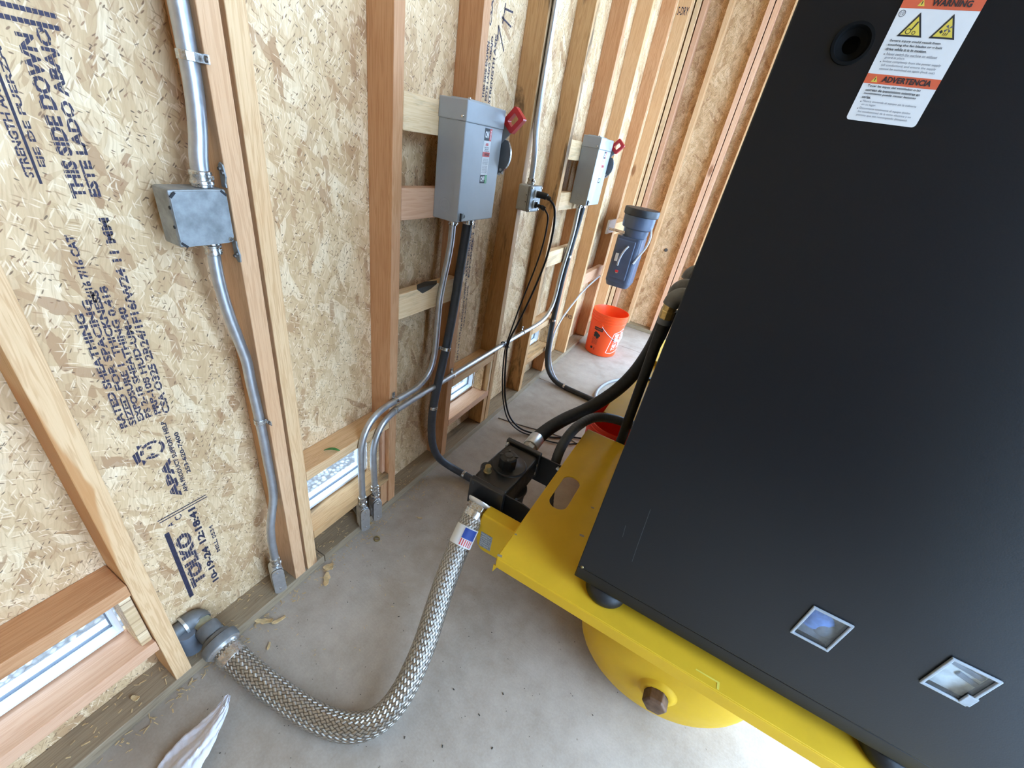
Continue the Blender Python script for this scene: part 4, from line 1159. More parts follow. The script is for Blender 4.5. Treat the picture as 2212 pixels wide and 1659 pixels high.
# little nicks and the tab at the near left frame corner
B().prism([(0.640, 0.436), (0.652, 0.4665), (0.640, 0.4665)], lambda u, v, d: (u, d, v), 0.668, 0.671).build('frame_tab', 'yellow_paint', comp)
for (x_, y_, r_) in ((0.648, 0.678, 0.004), (0.650, 0.765, 0.0022), (0.812, 0.880, 0.004), (0.802, 1.005, 0.003)):
    B().obox((x_, y_, F+0.0004), (r_*1.6, r_*0.4, 0), (-r_*0.3, r_*0.8, 0), (0, 0, 0.0004)).build('paint_chip', 'scuff', comp)
# lug with data plate below the bracket
lug = [(0.645, 0.462), (0.520, 0.462), (0.512, 0.40), (0.512, 0.345), (0.518, 0.322), (0.532, 0.307), (0.556, 0.303), (0.645, 0.308)]
B().prism(lug, lambda u, v, d: (u, d, v), 0.800, 0.845).build('lug', 'yellow_paint', comp, bevel=0.010, segs=3)
dp = B().box(0.5275, 0.569, 0.7988, 0.7996, 0.322, 0.388).build('data_plate', 'label_grey', comp)
for k in range(6):
    text_obj(('NAT BOARD', 'CERTIFIED BY', 'MAWP 200 PSI', 'AT 450 F', 'SERIAL', 'YEAR')[k], (0.530, 0.7983, 0.378-0.0095*k), (1,0,0), (0,0,1), 0.032, 0.005, 'label_white', dp, 'lettering')
# tank
tc = Vector((1.145, 0, 0.262)); tr = 0.252; hd_ = 0.125; ty = 0.745
prof = []
for k in range(13):
    a = PI/2*k/12
    prof.append((tr*math.sin(a), hd_*(1-math.cos(a))))
L_ = 1.75
prof += [(tr*math.sin(PI/2*k/12), L_ - hd_*(1-math.cos(PI/2*k/12))) for k in range(12, -1, -1)]
B().lathe((tc.x, ty, tc.z), (0,1,0), prof, 56).build('tank', 'yellow_paint', comp, smooth=60)
B().lathe((1.150, 0.752, 0.250), (0,-1,0), [(0.055, -0.02), (0.052, 0.004), (0.046, 0.007), (0.042, 0.014), (0.033, 0.016), (0.030, 0.016)], 32).build('tank_boss', 'yellow_paint', comp, smooth=50)
B().lathe((1.150, 0.752, 0.250), (0,-1,0), [(0.0, 0.010), (0.031, 0.010), (0.0325, 0.016), (0.0325, 0.042), (0.029, 0.047), (0.010, 0.049), (0.0, 0.049)], 6, ref=(0.35, 0, 1)).build('tank_plug', 'rust_plug', comp, bevel=0.003, segs=3)
for xx in (0.98, 1.31):
    for yy_ in (0.98, 2.15):
        B().box(xx-0.03, xx+0.03, yy_-0.04, yy_+0.04, 0.0, 0.075).build('foot', 'yellow_paint', comp, bevel=0.004)
# rubber mounts between frame and cabinet
for (x_, y_) in ((0.925, 0.752), (1.54, 0.752), (0.925, 2.2), (1.54, 2.2)):
    B().lathe((x_, y_, F), (0,0,1), [(0.0, 0.0), (0.046, 0.0), (0.052, 0.006), (0.054, 0.016), (0.050, 0.030), (0.040, 0.040), (0.0, 0.040)], 30).build('rubber_mount', 'rubber', comp, smooth=50)
# cabinet
CX0, CX1, CY0, CY1, CZ0, CZ1 = 0.842, 1.640, 0.708, 2.28, 0.541, 1.765
B().box(CX0, CX1, CY0+0.004, CY0+0.060, CZ0, CZ0+0.041).build('base_rail', 'cabinet', comp, bevel=0.003)
B().box(CX0+0.002, CX1-0.002, CY0+0.060, CY1, CZ0, CZ0+0.041).build('base', 'cabinet', comp)
B().box(CX0+0.003, CX1-0.003, CY0+0.085, CY1, CZ0+0.046, CZ1-0.02).build('cabinet_body', 'cabinet', comp, bevel=0.003)
def circ(cx_, cz_, r_, n=30): return [(cx_ + r_*math.cos(2*PI*k/n), cz_ + r_*math.sin(2*PI*k/n)) for k in range(n)]
w1 = [(1.259, 0.733), (1.317, 0.733), (1.317, 0.813), (1.259, 0.813)]
w2 = [(1.446, 0.772), (1.504, 0.772), (1.504, 0.848), (1.446, 0.848)]
fnp = lambda u, v, d: (u, d, v)
zb = CZ0+0.0445
pan = B().prism([(CX0, zb), (CX1, zb), (CX1, CZ1), (CX0, CZ1)], fnp, CY0, CY0+0.020, [circ(0.9145, 1.6105, 0.0165), w1, w2]).build('cabinet_panel', 'cabinet', comp, bevel=0.0022)
B().box(CX0, CX1, CY0+0.020, CY1, CZ1-0.02, CZ1).build('cabinet_top', 'cabinet', comp, bevel=0.003)
B().box(CX0, CX0+0.003, CY0+0.021, CY1, zb, CZ1-0.021).build('cabinet_panel', 'cabinet', comp)
B().lathe((0.9145, CY0, 1.6105), (0,1,0), [(0.0205, 0.0), (0.020, -0.0022), (0.017, -0.0022), (0.0150, 0.004), (0.0085, 0.007), (0.008, 0.016), (0.0, 0.016)], 36).build('latch', 'latch_black', comp, smooth=40)
for (a, nm) in ((w1, 1), (w2, 2)):
    (x0, z0), (x1, _), (_, z1), _ = a
    fw = 0.0038
    fo = [(x0-fw, z0-fw), (x1+fw, z0-fw), (x1+fw, z1+fw), (x0-fw, z1+fw)]
    wn = B().prism(fo, fnp, CY0-0.004, CY0, [[(x0+0.001, z0+0.001), (x1-0.001, z0+0.001), (x1-0.001, z1-0.001), (x0+0.001, z1-0.001)]]).build('sight_window', 'clear_rim', comp, bevel=0.0012)
    B().box(x0+0.001, x1-0.001, CY0-0.001, CY0+0.001, z0+0.001, z1-0.001).build('pane', 'clear_plastic', wn)
    B().box(x0+0.0005, x1-0.0005, CY0+0.010, CY0+0.014, z0+0.0005, z1-0.0005).build('backing', 'card_dark' if nm == 1 else 'reflection_pale', wn)  # pale backing carries the reflected brightness as colour
    cx_, cz_ = (x0+x1)/2, (z0+z1)/2
    if nm == 1:
        B().lathe((cx_-0.006, CY0+0.010, cz_+0.004), (0,-1,0), [(0.0, 0.005), (0.018, 0.004), (0.026, 0.0)], 24).build('reflection_blob', 'reflection_blue', wn, smooth=60)  # blue blob imitates a reflection in the pane, not an instrument
        B().lathe((cx_+0.012, CY0+0.009, cz_-0.008), (0,-1,0), [(0.0, 0.006), (0.012, 0.004), (0.019, 0.0)], 20).build('reflection_core', 'card_dark', wn, smooth=60)  # dark centre of the painted reflection
    else:
        for (dx_, dz_, sx_) in ((0.0, 0.022, 0.026), (0.012, 0.004, 0.016)):
            B().obox((cx_+dx_, CY0+0.009, cz_+dz_), (sx_, 0, -0.004), (0, 0.002, 0), (0.001, 0, 0.005)).build('bracket', 'card_dark', wn, bevel=0.002)
B().box(1.4955, 1.5105, CY0-0.0045, CY0-0.001, 0.7715, 0.795).build('window_catch', 'clear_rim', comp, bevel=0.001)
# faint scratches on the panel
for (p_, q_) in (((0.936, 0.852), (0.944, 0.742)), ((0.944, 0.742), (0.9485, 0.690)), ((0.905, 0.78), (0.909, 0.745))):
    p_, q_ = Vector((p_[0], CY0-0.0002, p_[1])), Vector((q_[0], CY0-0.0002, q_[1])); d_ = (q_-p_).normalized(); n_ = Vector((0,1,0)).cross(d_)*0.0005
    b = B(); b._add([p_-n_, p_+n_, q_+n_, q_-n_], [(0,1,2,3)]); b.build('scratch', 'scratch_grey', comp)
B().lathe((0.8535, CY0-0.0002, 0.5895), (0,-1,0), [(0.0, 0.0025), (0.003, 0.002), (0.0042, 0.0)], 10).build('screw', 'brass_dull', comp, smooth=40)
# small L-shaped paint mark on the frame below the cabinet
B().prism([(1.165, 0.688), (1.212, 0.688), (1.212, 0.674), (1.217, 0.674), (1.217, 0.692), (1.165, 0.691)], fnz, F+0.0002, F+0.0008).build('paint_mark', 'label_yellow', comp)

# warning label
lx0, lx1, lz0, lz1 = 0.9430, 1.0125, 1.5405, 1.6530
YL = CY0-0.0005
def rrect(x0, x1, z0, z1, r_, n=5):
    o_ = []
    for (cx_, cz_, a0) in ((x1-r_, z1-r_, 0), (x0+r_, z1-r_, PI/2), (x0+r_, z0+r_, PI), (x1-r_, z0+r_, 1.5*PI)):
        for k in range(n+1):
            a = a0 + PI/2*k/n
            o_.append((cx_ + r_*math.cos(a), cz_ + r_*math.sin(a)))
    return o_
wl_ = B().prism(rrect(lx0, lx1, lz0, lz1, 0.0035), fnp, YL, CY0-0.0001).build('warning_label', 'label_white', comp)
def lpatch(poly, mat, lay, nm='label_patch'):
    return B().prism(poly, fnp, YL-0.0001*lay-0.0001, YL-0.0001*lay+0.00005).build(nm, mat, wl_)
def ltext(s, x, z, L, h_, mat='ink', bold=0.0):
    text_obj(s, (x, YL-0.0006, z), (1,0,0), (0,0,1), L, h_, mat, wl_, 'lettering', bold)
lpatch([(lx0, 1.6430), (lx1, 1.6430), (lx1, lz1-0.001), (lx1-0.003, lz1), (lx0+0.003, lz1), (lx0, lz1-0.001)], 'label_orange', 1)
lpatch([(lx0, 1.5765), (lx1, 1.5765), (lx1, 1.5855), (lx0, 1.5855)], 'label_orange', 1)
ltext('WARNING', lx0+0.026, 1.6455, 0.034, 0.0055, 'ink', 0.03); ltext('ADVERTENCIA', lx0+0.0165, 1.5785, 0.046, 0.0055, 'ink', 0.03)
for (tx, tz) in ((lx0+0.0145, 1.6450), (lx0+0.0065, 1.5780)):
    lpatch([(tx, tz), (tx+0.0062, tz), (tx+0.0031, tz+0.0056)], 'label_yellow', 2)
    lpatch([(tx+0.0027, tz+0.0010), (tx+0.0035, tz+0.0010), (tx+0.0035, tz+0.0040), (tx+0.0027, tz+0.0040)], 'ink', 3)
for k, (tx, tz) in enumerate(((lx0+0.0095, 1.6195), (lx0+0.0385, 1.6195))):
    lpatch([(tx, tz), (tx+0.0225, tz), (tx+0.01125, tz+0.0205)], 'ink', 1)
    lpatch([(tx+0.0026, tz+0.0015), (tx+0.0199, tz+0.0015), (tx+0.01125, tz+0.0172)], 'label_yellow', 2)
    def ring(cx_, cz_, r0, r1, n=20):
        B().prism(circ(cx_, cz_, r1, n), fnp, YL-0.0004, YL-0.0003, [circ(cx_, cz_, r0, n)]).build('pictogram', 'ink', wl_)
    if k == 0:
        ring(tx+0.0082, tz+0.0045, 0.0019, 0.0025); ring(tx+0.0135, tz+0.0035, 0.0011, 0.0016)
        lpatch([(tx+0.0098, tz+0.0060), (tx+0.0108, tz+0.0056), (tx+0.0130, tz+0.0105), (tx+0.0138, tz+0.0128), (tx+0.0124, tz+0.0130), (tx+0.0116, tz+0.0108)], 'ink', 3, 'pictogram')
    else:
        for a in range(4):
            an = a*PI/2 + 0.4
            cx_, cz_ = tx+0.0128, tz+0.0085
            lpatch([(cx_, cz_), (cx_+0.0036*math.cos(an), cz_+0.0036*math.sin(an)), (cx_+0.0036*math.cos(an+0.6), cz_+0.0036*math.sin(an+0.6))], 'ink_grey', 3, 'pictogram')
        lpatch([(tx+0.0062, tz+0.0058), (tx+0.0080, tz+0.0040), (tx+0.0095, tz+0.0055), (tx+0.0078, tz+0.0075)], 'ink', 3, 'pictogram')
        for q in range(3):
            lpatch([(tx+0.0100+0.0016*q, tz+0.0028), (tx+0.0106+0.0016*q, tz+0.0026), (tx+0.0112+0.0016*q, tz+0.0050), (tx+0.0106+0.0016*q, tz+0.0052)], 'ink', 3, 'pictogram')
B().prism(circ(lx0+0.0045, 1.6385, 0.0030, 18), fnp, YL-0.0002, YL-0.0001, [circ(lx0+0.0045, 1.6385, 0.0025, 18)]).build('number_ring', 'ink_grey', wl_)
ltext('10', lx0+0.0030, 1.6370, 0.003, 0.003, 'ink_grey')
rows = [('Severe injury could result from', 0.0055, 1.6140, 0.046, 1), ('touching the fan blades or v-belt', 0.0055, 1.6104, 0.0495, 1), ('drive while it is in motion.', 0.0055, 1.6068, 0.038, 1),
        ('Never switch the machine on without', 0.0085, 1.6026, 0.0465, 0), ('guard in place.', 0.0085, 1.5992, 0.0190, 0), ('Isolate completely from the power supply', 0.0085, 1.5958, 0.0535, 0),
        ('(all conductors) and ensure the supply', 0.0085, 1.5924, 0.0510, 0), ('cannot be switched on again (lock out).', 0.0085, 1.5890, 0.0525, 0),
        ('Tocar las aspas del ventilador o las', 0.0055, 1.5728, 0.0510, 1), ('correas de transmision mientras en', 0.0055, 1.5692, 0.0525, 1), ('movimiento puede causar lesiones', 0.0055, 1.5656, 0.0505, 1), ('serias.', 0.0055, 1.5622, 0.0090, 1),
        ('Nunca encienda el equipo sin la cubierta', 0.0085, 1.5582, 0.0520, 0), ('en su lugar.', 0.0085, 1.5550, 0.0145, 0), ('Desconecte totalmente el equipo (todos', 0.0085, 1.5514, 0.0500, 0),
        ('los conductores) de la toma electrica y no', 0.0085, 1.5480, 0.0525, 0), ('permita que sea reenergizado (bloqueo).', 0.0085, 1.5446, 0.0510, 0)]
for s, dx_, z_, L_, bo in rows:
    ltext(s, lx0+dx_, z_, L_, 0.0026, 'ink' if bo else 'ink_grey', 0.02 if bo else 0.0)
for z_ in (1.6034, 1.5966, 1.5590, 1.5522):
    lpatch(circ(lx0+0.0065, z_, 0.0005, 8), 'ink', 1, 'bullet')

# elbow fittings on the cabinet side
for k, (x_, y_, z_) in enumerate(((0.774, 1.405, 1.118), (0.766, 1.53, 1.122), (0.772, 1.76, 1.138))):
    ft = B().tube([(0.845, y_, z_), (x_+0.042, y_, z_), (x_+0.020, y_, z_-0.003), (x_+0.005, y_, z_-0.017), (x_, y_, z_-0.040)], 0.0260, 22, 6).build('pipe_elbow', 'pipe_grey', comp, smooth=60)
    if k < 2:
        B().lathe((x_, y_, z_-0.036), (0.0, 0, -1), [(0.0, 0.0), (0.0225, 0.0), (0.0225, 0.020), (0.021, 0.022), (0.0235, 0.024), (0.0235, 0.050), (0.0205, 0.053), (0.0, 0.053)], 8).build('brass_fitting', 'brass', ft, bevel=0.0015)
        B().cyl((x_, y_, z_-0.086), (x_, y_, z_-0.106), 0.022, seg=24).build('ferrule', 'pvc_grey', ft, smooth=40)

# hoses on the compressor
t = thing('rubber_hose', 'straight black rubber hose dropping from brass fitting through the frame gap', 'hose', (0.775, 1.45, 0.4), 'black rubber hoses')
B().tube([(0.774, 1.405, 1.03), (0.774, 1.405, 0.98), (0.775, 1.412, 0.86), (0.775, 1.430, 0.74), (0.775, 1.448, 0.62), (0.776, 1.462, 0.50), (0.780, 1.470, 0.42), (0.82, 1.472, 0.37), (0.90, 1.472, 0.35)], 0.0185, 20, 8).build('hose', 'rubber_hose', t, smooth=60)
t = thing('rubber_hose', 'thick black rubber hose sweeping from the filter outlet up to the elbow', 'hose', (0.5, 1.2, 0.4), 'black rubber hoses')
B().tube([(0.487, 1.250, 0.456), (0.492, 1.285, 0.462), (0.507, 1.340, 0.474), (0.540, 1.420, 0.492), (0.588, 1.500, 0.516), (0.636, 1.560, 0.560), (0.682, 1.600, 0.625), (0.718, 1.610, 0.710), (0.744, 1.590, 0.810), (0.761, 1.548, 0.92), (0.766, 1.530, 1.03)], 0.0275, 24, 8).build('hose', 'rubber_hose', t, smooth=60)
B().lathe((0.4868, 1.150, 0.446), (0.0, 1, 0.10), [(0.0, 0.0), (0.022, 0.0), (0.025, 0.003), (0.025, 0.024), (0.022, 0.027), (0.0, 0.027)], 6).build('hex_nut', 'zinc_white', t, bevel=0.002)
B().lathe((0.4868, 1.175, 0.4485), (0.0, 1, 0.10), [(0.0, 0.0), (0.024, 0.0), (0.0275, 0.003), (0.0275, 0.022), (0.026, 0.024), (0.0, 0.024)], 8).build('swivel_nut', 'zinc_white', t, bevel=0.0015)
B().lathe((0.4868, 1.200, 0.4510), (0.0, 1, 0.10), [(0.0, 0.0), (0.029, 0.0), (0.0305, 0.002), (0.0305, 0.058), (0.0285, 0.061), (0.0, 0.061)], 28).build('ferrule', 'zinc_white', t, smooth=35)
t = thing('flexible_conduit', 'grey ribbed conduit arching from the black bracket into the cabinet side', 'conduit', (0.6, 1.15, 0.3), 'flexible conduits')
B().tube([(0.640, 1.165, 0.20), (0.622, 1.162, 0.30), (0.612, 1.166, 0.40), (0.602, 1.195, 0.475), (0.602, 1.260, 0.520), (0.618, 1.340, 0.545), (0.655, 1.425, 0.552), (0.715, 1.478, 0.545), (0.775, 1.500, 0.538), (0.85, 1.515, 0.534)], ribbed(0.0190, 0.006, 0.0005), 18, 22).build('hose', 'flex_grey', t, smooth=60)

# ================================================================== black filter on its bracket
t = thing('air_filter', 'black cast inline air filter bolted beside the yellow frame', 'filter', (0.49, 1.0, 0.2))
B().box(0.427, 0.553, 0.858, 0.880, 0.405, 0.512).build('flange', 'black_cast', t, bevel=0.004)
B().box(0.421, 0.563, 1.108, 1.128, 0.405, 0.512).build('flange', 'black_cast', t, bevel=0.004)
bd = B()
bd.prism([(0.430, 0.878), (0.551, 0.878), (0.556, 0.93), (0.560, 1.05), (0.560, 1.110), (0.432, 1.110), (0.426, 1.05), (0.422, 0.96), (0.424, 0.90)], fnz, 0.405, 0.500)
bd.build('body', 'black_cast', t, bevel=0.010, segs=3)
B().lathe((0.492, 1.005, 0.496), (0,0,1), [(0.0, 0.012), (0.030, 0.012), (0.034, 0.010), (0.058, 0.009), (0.062, 0.004), (0.062, -0.02)], 36).build('cap', 'black_cast', t, smooth=40)
B().lathe((0.433, 0.955, 0.47), (0,0,1), [(0.0, 0.028), (0.018, 0.028), (0.021, 0.024), (0.021, 0.0)], 24).build('boss', 'black_cast', t, smooth=40)
kb = B().lathe((0.490, 0.992, 0.500), (0.0,0.0,1), [(0.0, 0.0), (0.032, 0.0), (0.032, 0.046), (0.028, 0.051), (0.0, 0.051)], 8).build('knob', 'black_cast', t, bevel=0.002)
B().lathe((0.490, 0.992, 0.551), (0,0,1), [(0.0, 0.004), (0.013, 0.003), (0.015, 0.0)], 20).build('knob_cap', 'knob_grey', kb, smooth=40)
for k in range(4):
    a = k*PI/2 + 0.4
    B().obox((0.490 + 0.026*math.cos(a), 0.992 + 0.026*math.sin(a), 0.5515), (0.006*math.cos(a), 0.006*math.sin(a), 0), (-0.0035*math.sin(a), 0.0035*math.cos(a), 0), (0, 0, 0.0016)).build('knob_rib', 'knob_grey', kb)
B().lathe((0.451, 0.930, 0.496), (0,0,1), [(0.0, 0.030), (0.0095, 0.030), (0.0105, 0.028), (0.0105, 0.010), (0.0135, 0.008), (0.0135, 0.0)], 22).build('brass_plug', 'brass_dull', t, smooth=40)
B().lathe((0.512, 1.010, 0.410), (0,0,-1), [(0.0, 0.0), (0.060, 0.0), (0.062, 0.006), (0.056, 0.012), (0.054, 0.19), (0.046, 0.212), (0.028, 0.226), (0.0, 0.230)], 36).build('bowl', 'black_cast', t, smooth=45)
for (x_, y_, d_) in ((0.438, 0.857, -1), (0.543, 0.857, -1)):
    for z_ in (0.420, 0.498) if x_ < 0.5 else (0.420,):
        B().lathe((x_, y_+0.001, z_), (0, d_, 0), [(0.0, 0.0012), (0.005, 0.0010), (0.0065, 0.0)], 14).build('bolt', 'gasket', t, smooth=40)
for (x_, y_, z_) in ((0.432, 1.106, 0.497), (0.556, 1.106, 0.470), (0.556, 1.106, 0.428)):
    B().lathe((x_, y_+0.002, z_), (0, -1, 0), [(0.0, 0.010), (0.006, 0.010), (0.0075, 0.008), (0.0075, 0.0)], 14).build('bolt', 'steel_bright', t, smooth=40)
# carrying plates to the frame
B().box(0.424, 0.640, 1.129, 1.134, 0.372, 0.492).build('bracket_plate', 'black_bracket', t, bevel=0.001)
B().prism([(0.500, 0.380), (0.640, 0.380), (0.640, 0.488), (0.612, 0.494), (0.500, 0.494)], fnp, 0.8815, 0.8865).build('bracket_plate', 'black_bracket', t, bevel=0.001)
B().lathe((0.618, 0.8815, 0.400), (0, -1, 0), [(0.0, 0.006), (0.007, 0.006), (0.0085, 0.0)], 6).build('bolt', 'steel_bright', t)
B().lathe((0.632, 1.128, 0.478), (0, -1, 0), [(0.0, 0.006), (0.007, 0.006), (0.0085, 0.0)], 6).build('bolt', 'steel_bright', t)

# ================================================================== buckets
def bucket(loc, label, mat, marked):
    x_, y_ = loc
    t = thing('bucket', label, 'bucket', (x_, y_, 0.0), 'plastic buckets')
    prof = [(0.0, 0.0), (0.122, 0.0), (0.1305, 0.004), (0.132, 0.012), (0.1435, 0.290), (0.1475, 0.292), (0.1480, 0.298), (0.1445, 0.300), (0.1447, 0.312), (0.1490, 0.314), (0.1495, 0.320), (0.1455, 0.322), (0.1460, 0.336), (0.1505, 0.338), (0.1510, 0.345), (0.1470, 0.347), (0.1480, 0.366),
            (0.1500, 0.370), (0.1455, 0.371), (0.1440, 0.366), (0.1290, 0.016), (0.126, 0.008), (0.0, 0.008)]
    B().lathe((x_, y_, 0.0), (0,0,1), prof, 56).build('shell', mat, t, smooth=35)
    if not marked: return t
    # wire bail hanging down on the near-right side with its ears
    ang = [math.radians(a) for a in range(-8-90+20, 92, 12)]
    def onb(a, z, dr=0.002):
        r_ = 0.132 + (0.1435-0.132)*(z-0.012)/0.278 + dr
        return Vector((x_ + r_*math.cos(a), y_ + r_*math.sin(a), z))
    pts = []
    for k in range(13):
        s = k/12
        a = math.radians(-95 + 150*s)
        pts.append(onb(a, 0.275 - 0.115*math.sin(PI*min(1, s*0.95)), 0.006))
    B().tube(pts, 0.0022, 8, 5).build('bail', 'steel_bright', t, smooth=60)
    B().lathe(onb(math.radians(-95), 0.275, 0.0), (math.cos(math.radians(-95)), math.sin(math.radians(-95)), 0), [(0, 0.008), (0.012, 0.008), (0.014, 0.0)], 16).build('ear', mat, t, smooth=40)
    B().tube([onb(math.radians(a), 0.275 - 0.115*math.sin(PI*min(1, (a+95)/150*0.95)), 0.006) for a in (-42, -32, -22, -12)], 0.009, 12, 5).build('grip', 'label_white', t, smooth=60)
    # prints wrapped on the shell
    def wrapped(verts, faces, nm, mat2, dr=0.0008):
        b = B(); b._add([onb(a, z, dr) for a, z in verts], faces)
        return b.build(nm, mat2, t)
    def wpatch(a0, a1, z0, z1, nm, mat2, dr=0.0008, n=6):
        vs = []; fs = []
        for k in range(n+1):
            a = math.radians(a0 + (a1-a0)*k/n)
            vs += [(a, z0), (a, z1)]
        for k in range(n): fs.append((2*k, 2*k+2, 2*k+3, 2*k+1))
        wrapped(vs, fs, nm, mat2, dr)
    def wtext(s, a0, a1, z0, z1, mat2, rot=False, bold=0.0, shear=0.0):
        vs, fs = text_polys(s, bold)
        if rot: vv = [(math.radians(a0 + (a1-a0)*(1-v)), z0 + (z1-z0)*u + shear*(1-v)) for u, v in vs]
        else: vv = [(math.radians(a0 + (a1-a0)*u), z0 + (z1-z0)*v) for u, v in vs]
        wrapped(vv, fs, 'lettering', mat2, 0.0012)
    wpatch(-118, -86, 0.222, 0.250, 'print_block', 'ink'); wtext('WARNING', -116, -88, 0.228, 0.243, 'label_orange')
    for (a, z, r_) in ((-106, 0.190, 9), (-98, 0.183, 7), (-110, 0.172, 5), (-100, 0.165, 6)):
        vs = [(math.radians(a + r_*math.cos(2*PI*k/14)*(1+0.2*math.sin(3*k))), z + r_*0.0022*math.sin(2*PI*k/14)*(1+0.15*math.cos(5*k))) for k in range(14)]
        wrapped(vs, [tuple(range(14))], 'print_pictogram', 'ink')
    for k in range(7):
        wtext(('KEEP LID ON BUCKET', 'CHILDREN CAN FALL', 'INTO BUCKET AND', 'DROWN KEEP AWAY', 'FROM CHILDREN', 'EVEN A SMALL', 'AMOUNT OF LIQUID')[k], -117, -95, 0.147-0.0085*k, 0.1525-0.0085*k, 'ink', bold=0.01)
    wpatch(-117, -108, 0.050, 0.070, 'print_block', 'ink'); wtext('2', -103, -99, 0.048, 0.068, 'ink', bold=0.03)
    # white framed lettering, reading upwards at a slant
    pl = [(-56, 0.045), (-45, 0.225), (-5, 0.262), (22, 0.23), (14, 0.075), (-36, 0.04)]
    def edge(p_, q_, w_=1.1):
        n = 8; vs = []; fs = []
        for k in range(n+1):
            a = p_[0] + (q_[0]-p_[0])*k/n; z = p_[1] + (q_[1]-p_[1])*k/n
            da, dz = q_[0]-p_[0], (q_[1]-p_[1])*430
            l = math.hypot(da, dz); na, nz = -dz/l*w_, da/l*w_/430
            vs += [(math.radians(a-na), z-nz), (math.radians(a+na), z+nz)]
        for k in range(n): fs.append((2*k, 2*k+2, 2*k+3, 2*k+1))
        wrapped(vs, fs, 'print_line', 'white_print')
    for k in range(6): edge(pl[k], pl[(k+1) % 6])
    wtext('THE HOME', -40, -22, 0.07, 0.225, 'white_print', True, 0.04, 0.0)
    wtext('DEPOT', -16, 6, 0.09, 0.24, 'white_print', True, 0.04, 0.0)
    return t
bucket((0.195, 3.335), 'orange plastic bucket with white lettering, standing open near the far corner', 'bucket_orange', True)
bucket((0.712, 1.775), 'red-orange plastic bucket tucked under the yellow frame, mostly hidden', 'bucket_red', False)

# ================================================================== oil-water separator on the far studs
sy = 3.33; sx_ = 0.185
t = thing('separator', 'blue-black plastic condensate separator with round lid, hung on the far studs', 'separator', (sx_, sy, 0.6))
B().prism(rrect(0.088, 0.282, sy-0.095, sy+0.095, 0.035), fnz, 0.63, 0.975).build('body', 'separator', t, bevel=0.012, segs=3)
bs = B()
pb = rrect(0.088, 0.282, sy-0.095, sy+0.095, 0.035)
pb2 = [(0.185 + (u-0.185)*0.86, sy + (v-sy)*0.86) for u, v in pb]
nb_ = len(pb)
bs._add([(u, v, 0.632) for u, v in pb] + [(u, v, 0.595) for u, v in pb2], [(k, (k+1) % nb_, nb_+(k+1) % nb_, nb_+k) for k in range(nb_)] + [tuple(range(nb_, 2*nb_))])
bs.build('base', 'separator', t, smooth=40)
B().box(0.105, 0.245, sy-0.106, sy-0.090, 0.66, 0.955).build('front_panel', 'separator', t, bevel=0.010, segs=3)
B().lathe((0.198, sy, 0.955), (0,0,1), [(0.085, 0.0), (0.090, 0.02), (0.095, 0.075), (0.112, 0.085), (0.115, 0.10), (0.117, 0.185), (0.0, 0.185)], 44).build('neck', 'separator', t, smooth=40)
B().lathe((0.200, sy, 1.125), (0,0,1), [(0.0, 0.0), (0.122, 0.0), (0.127, 0.004), (0.128, 0.042), (0.124, 0.050), (0.0, 0.053)], 44).build('lid', 'separator_lid', t, smooth=40)
B().tube([(0.200, sy-0.108, 0.915), (0.187, sy-0.122, 0.890), (0.172, sy-0.126, 0.850), (0.163, sy-0.124, 0.800), (0.160, sy-0.114, 0.765)], 0.0075, 14, 7).build('sight_tube', 'clear_tube', t, smooth=60)
B().box(0.122, 0.146, sy-0.1072, sy-0.1064, 0.79, 0.85).build('sticker', 'label_white', t)
B().cyl((0.170, sy-0.105, 0.715), (0.170, sy-0.125, 0.715), 0.008, seg=16).build('valve', 'steel_bright', t, smooth=40)
B().box(0.158, 0.182, sy-0.131, sy-0.124, 0.716, 0.732).build('valve_handle', 'handle_red', t, bevel=0.002)
B().tube([(0.305, sy-0.02, 1.06), (0.325, sy-0.05, 1.0), (0.318, sy-0.07, 0.93), (0.285, sy-0.08, 0.85), (0.268, sy-0.10, 0.80)], 0.0075, 12, 7).build('side_tube', 'clear_tube', t, smooth=60)
B().box(0.0, 0.155, sy-0.064, sy-0.058, 0.985, 1.005).build('bracket_arm', 'steel_bright', t, bevel=0.001)
B().lathe((0.165, sy-0.066, 0.995), (0,-1,0), [(0.0, 0.010), (0.010, 0.010), (0.016, 0.004), (0.016, 0.0)], 20).build('bracket_bolt', 'steel_bright', t, smooth=40)
B().box(-0.012, 0.004, sy-0.075, sy+0.10, 0.955, 1.055).build('bracket_plate', 'cast_zinc', t, bevel=0.002)
# clear drain tube
ctb = B().tube([(0.045, 3.24, 0.645), (0.020, 3.16, 0.600), (0.012, 3.06, 0.570), (0.012, 2.96, 0.548), (0.014, 2.84, 0.510), (0.016, 2.72, 0.470), (0.018, 2.62, 0.425), (0.021, 2.54, 0.36), (0.028, 2.510, 0.27), (0.045, 2.515, 0.16), (0.085, 2.515, 0.075), (0.15, 2.505, 0.022), (0.22, 2.496, 0.008), (0.34, 2.488, 0.007), (0.46, 2.484, 0.007), (0.62, 2.476, 0.007), (0.80, 2.47, 0.007)], 0.0065, 12, 8)
tag(ctb.build('drain_tube', 'clear_tube', None, smooth=60), 'clear plastic tube running from the separator along studs down to the floor', 'tube')
pv = B().tube([(0.60, 2.30, 0.012), (0.48, 2.42, 0.012), (0.42, 2.56, 0.012), (0.425, 2.75, 0.012), (0.50, 2.92, 0.012), (0.62, 3.02, 0.012), (0.8, 3.08, 0.012)], 0.011, 14, 9)
tag(pv.build('floor_tube', 'tube_grey', None, smooth=60), 'loop of pale tubing lying on the floor behind the yellow frame', 'tube')

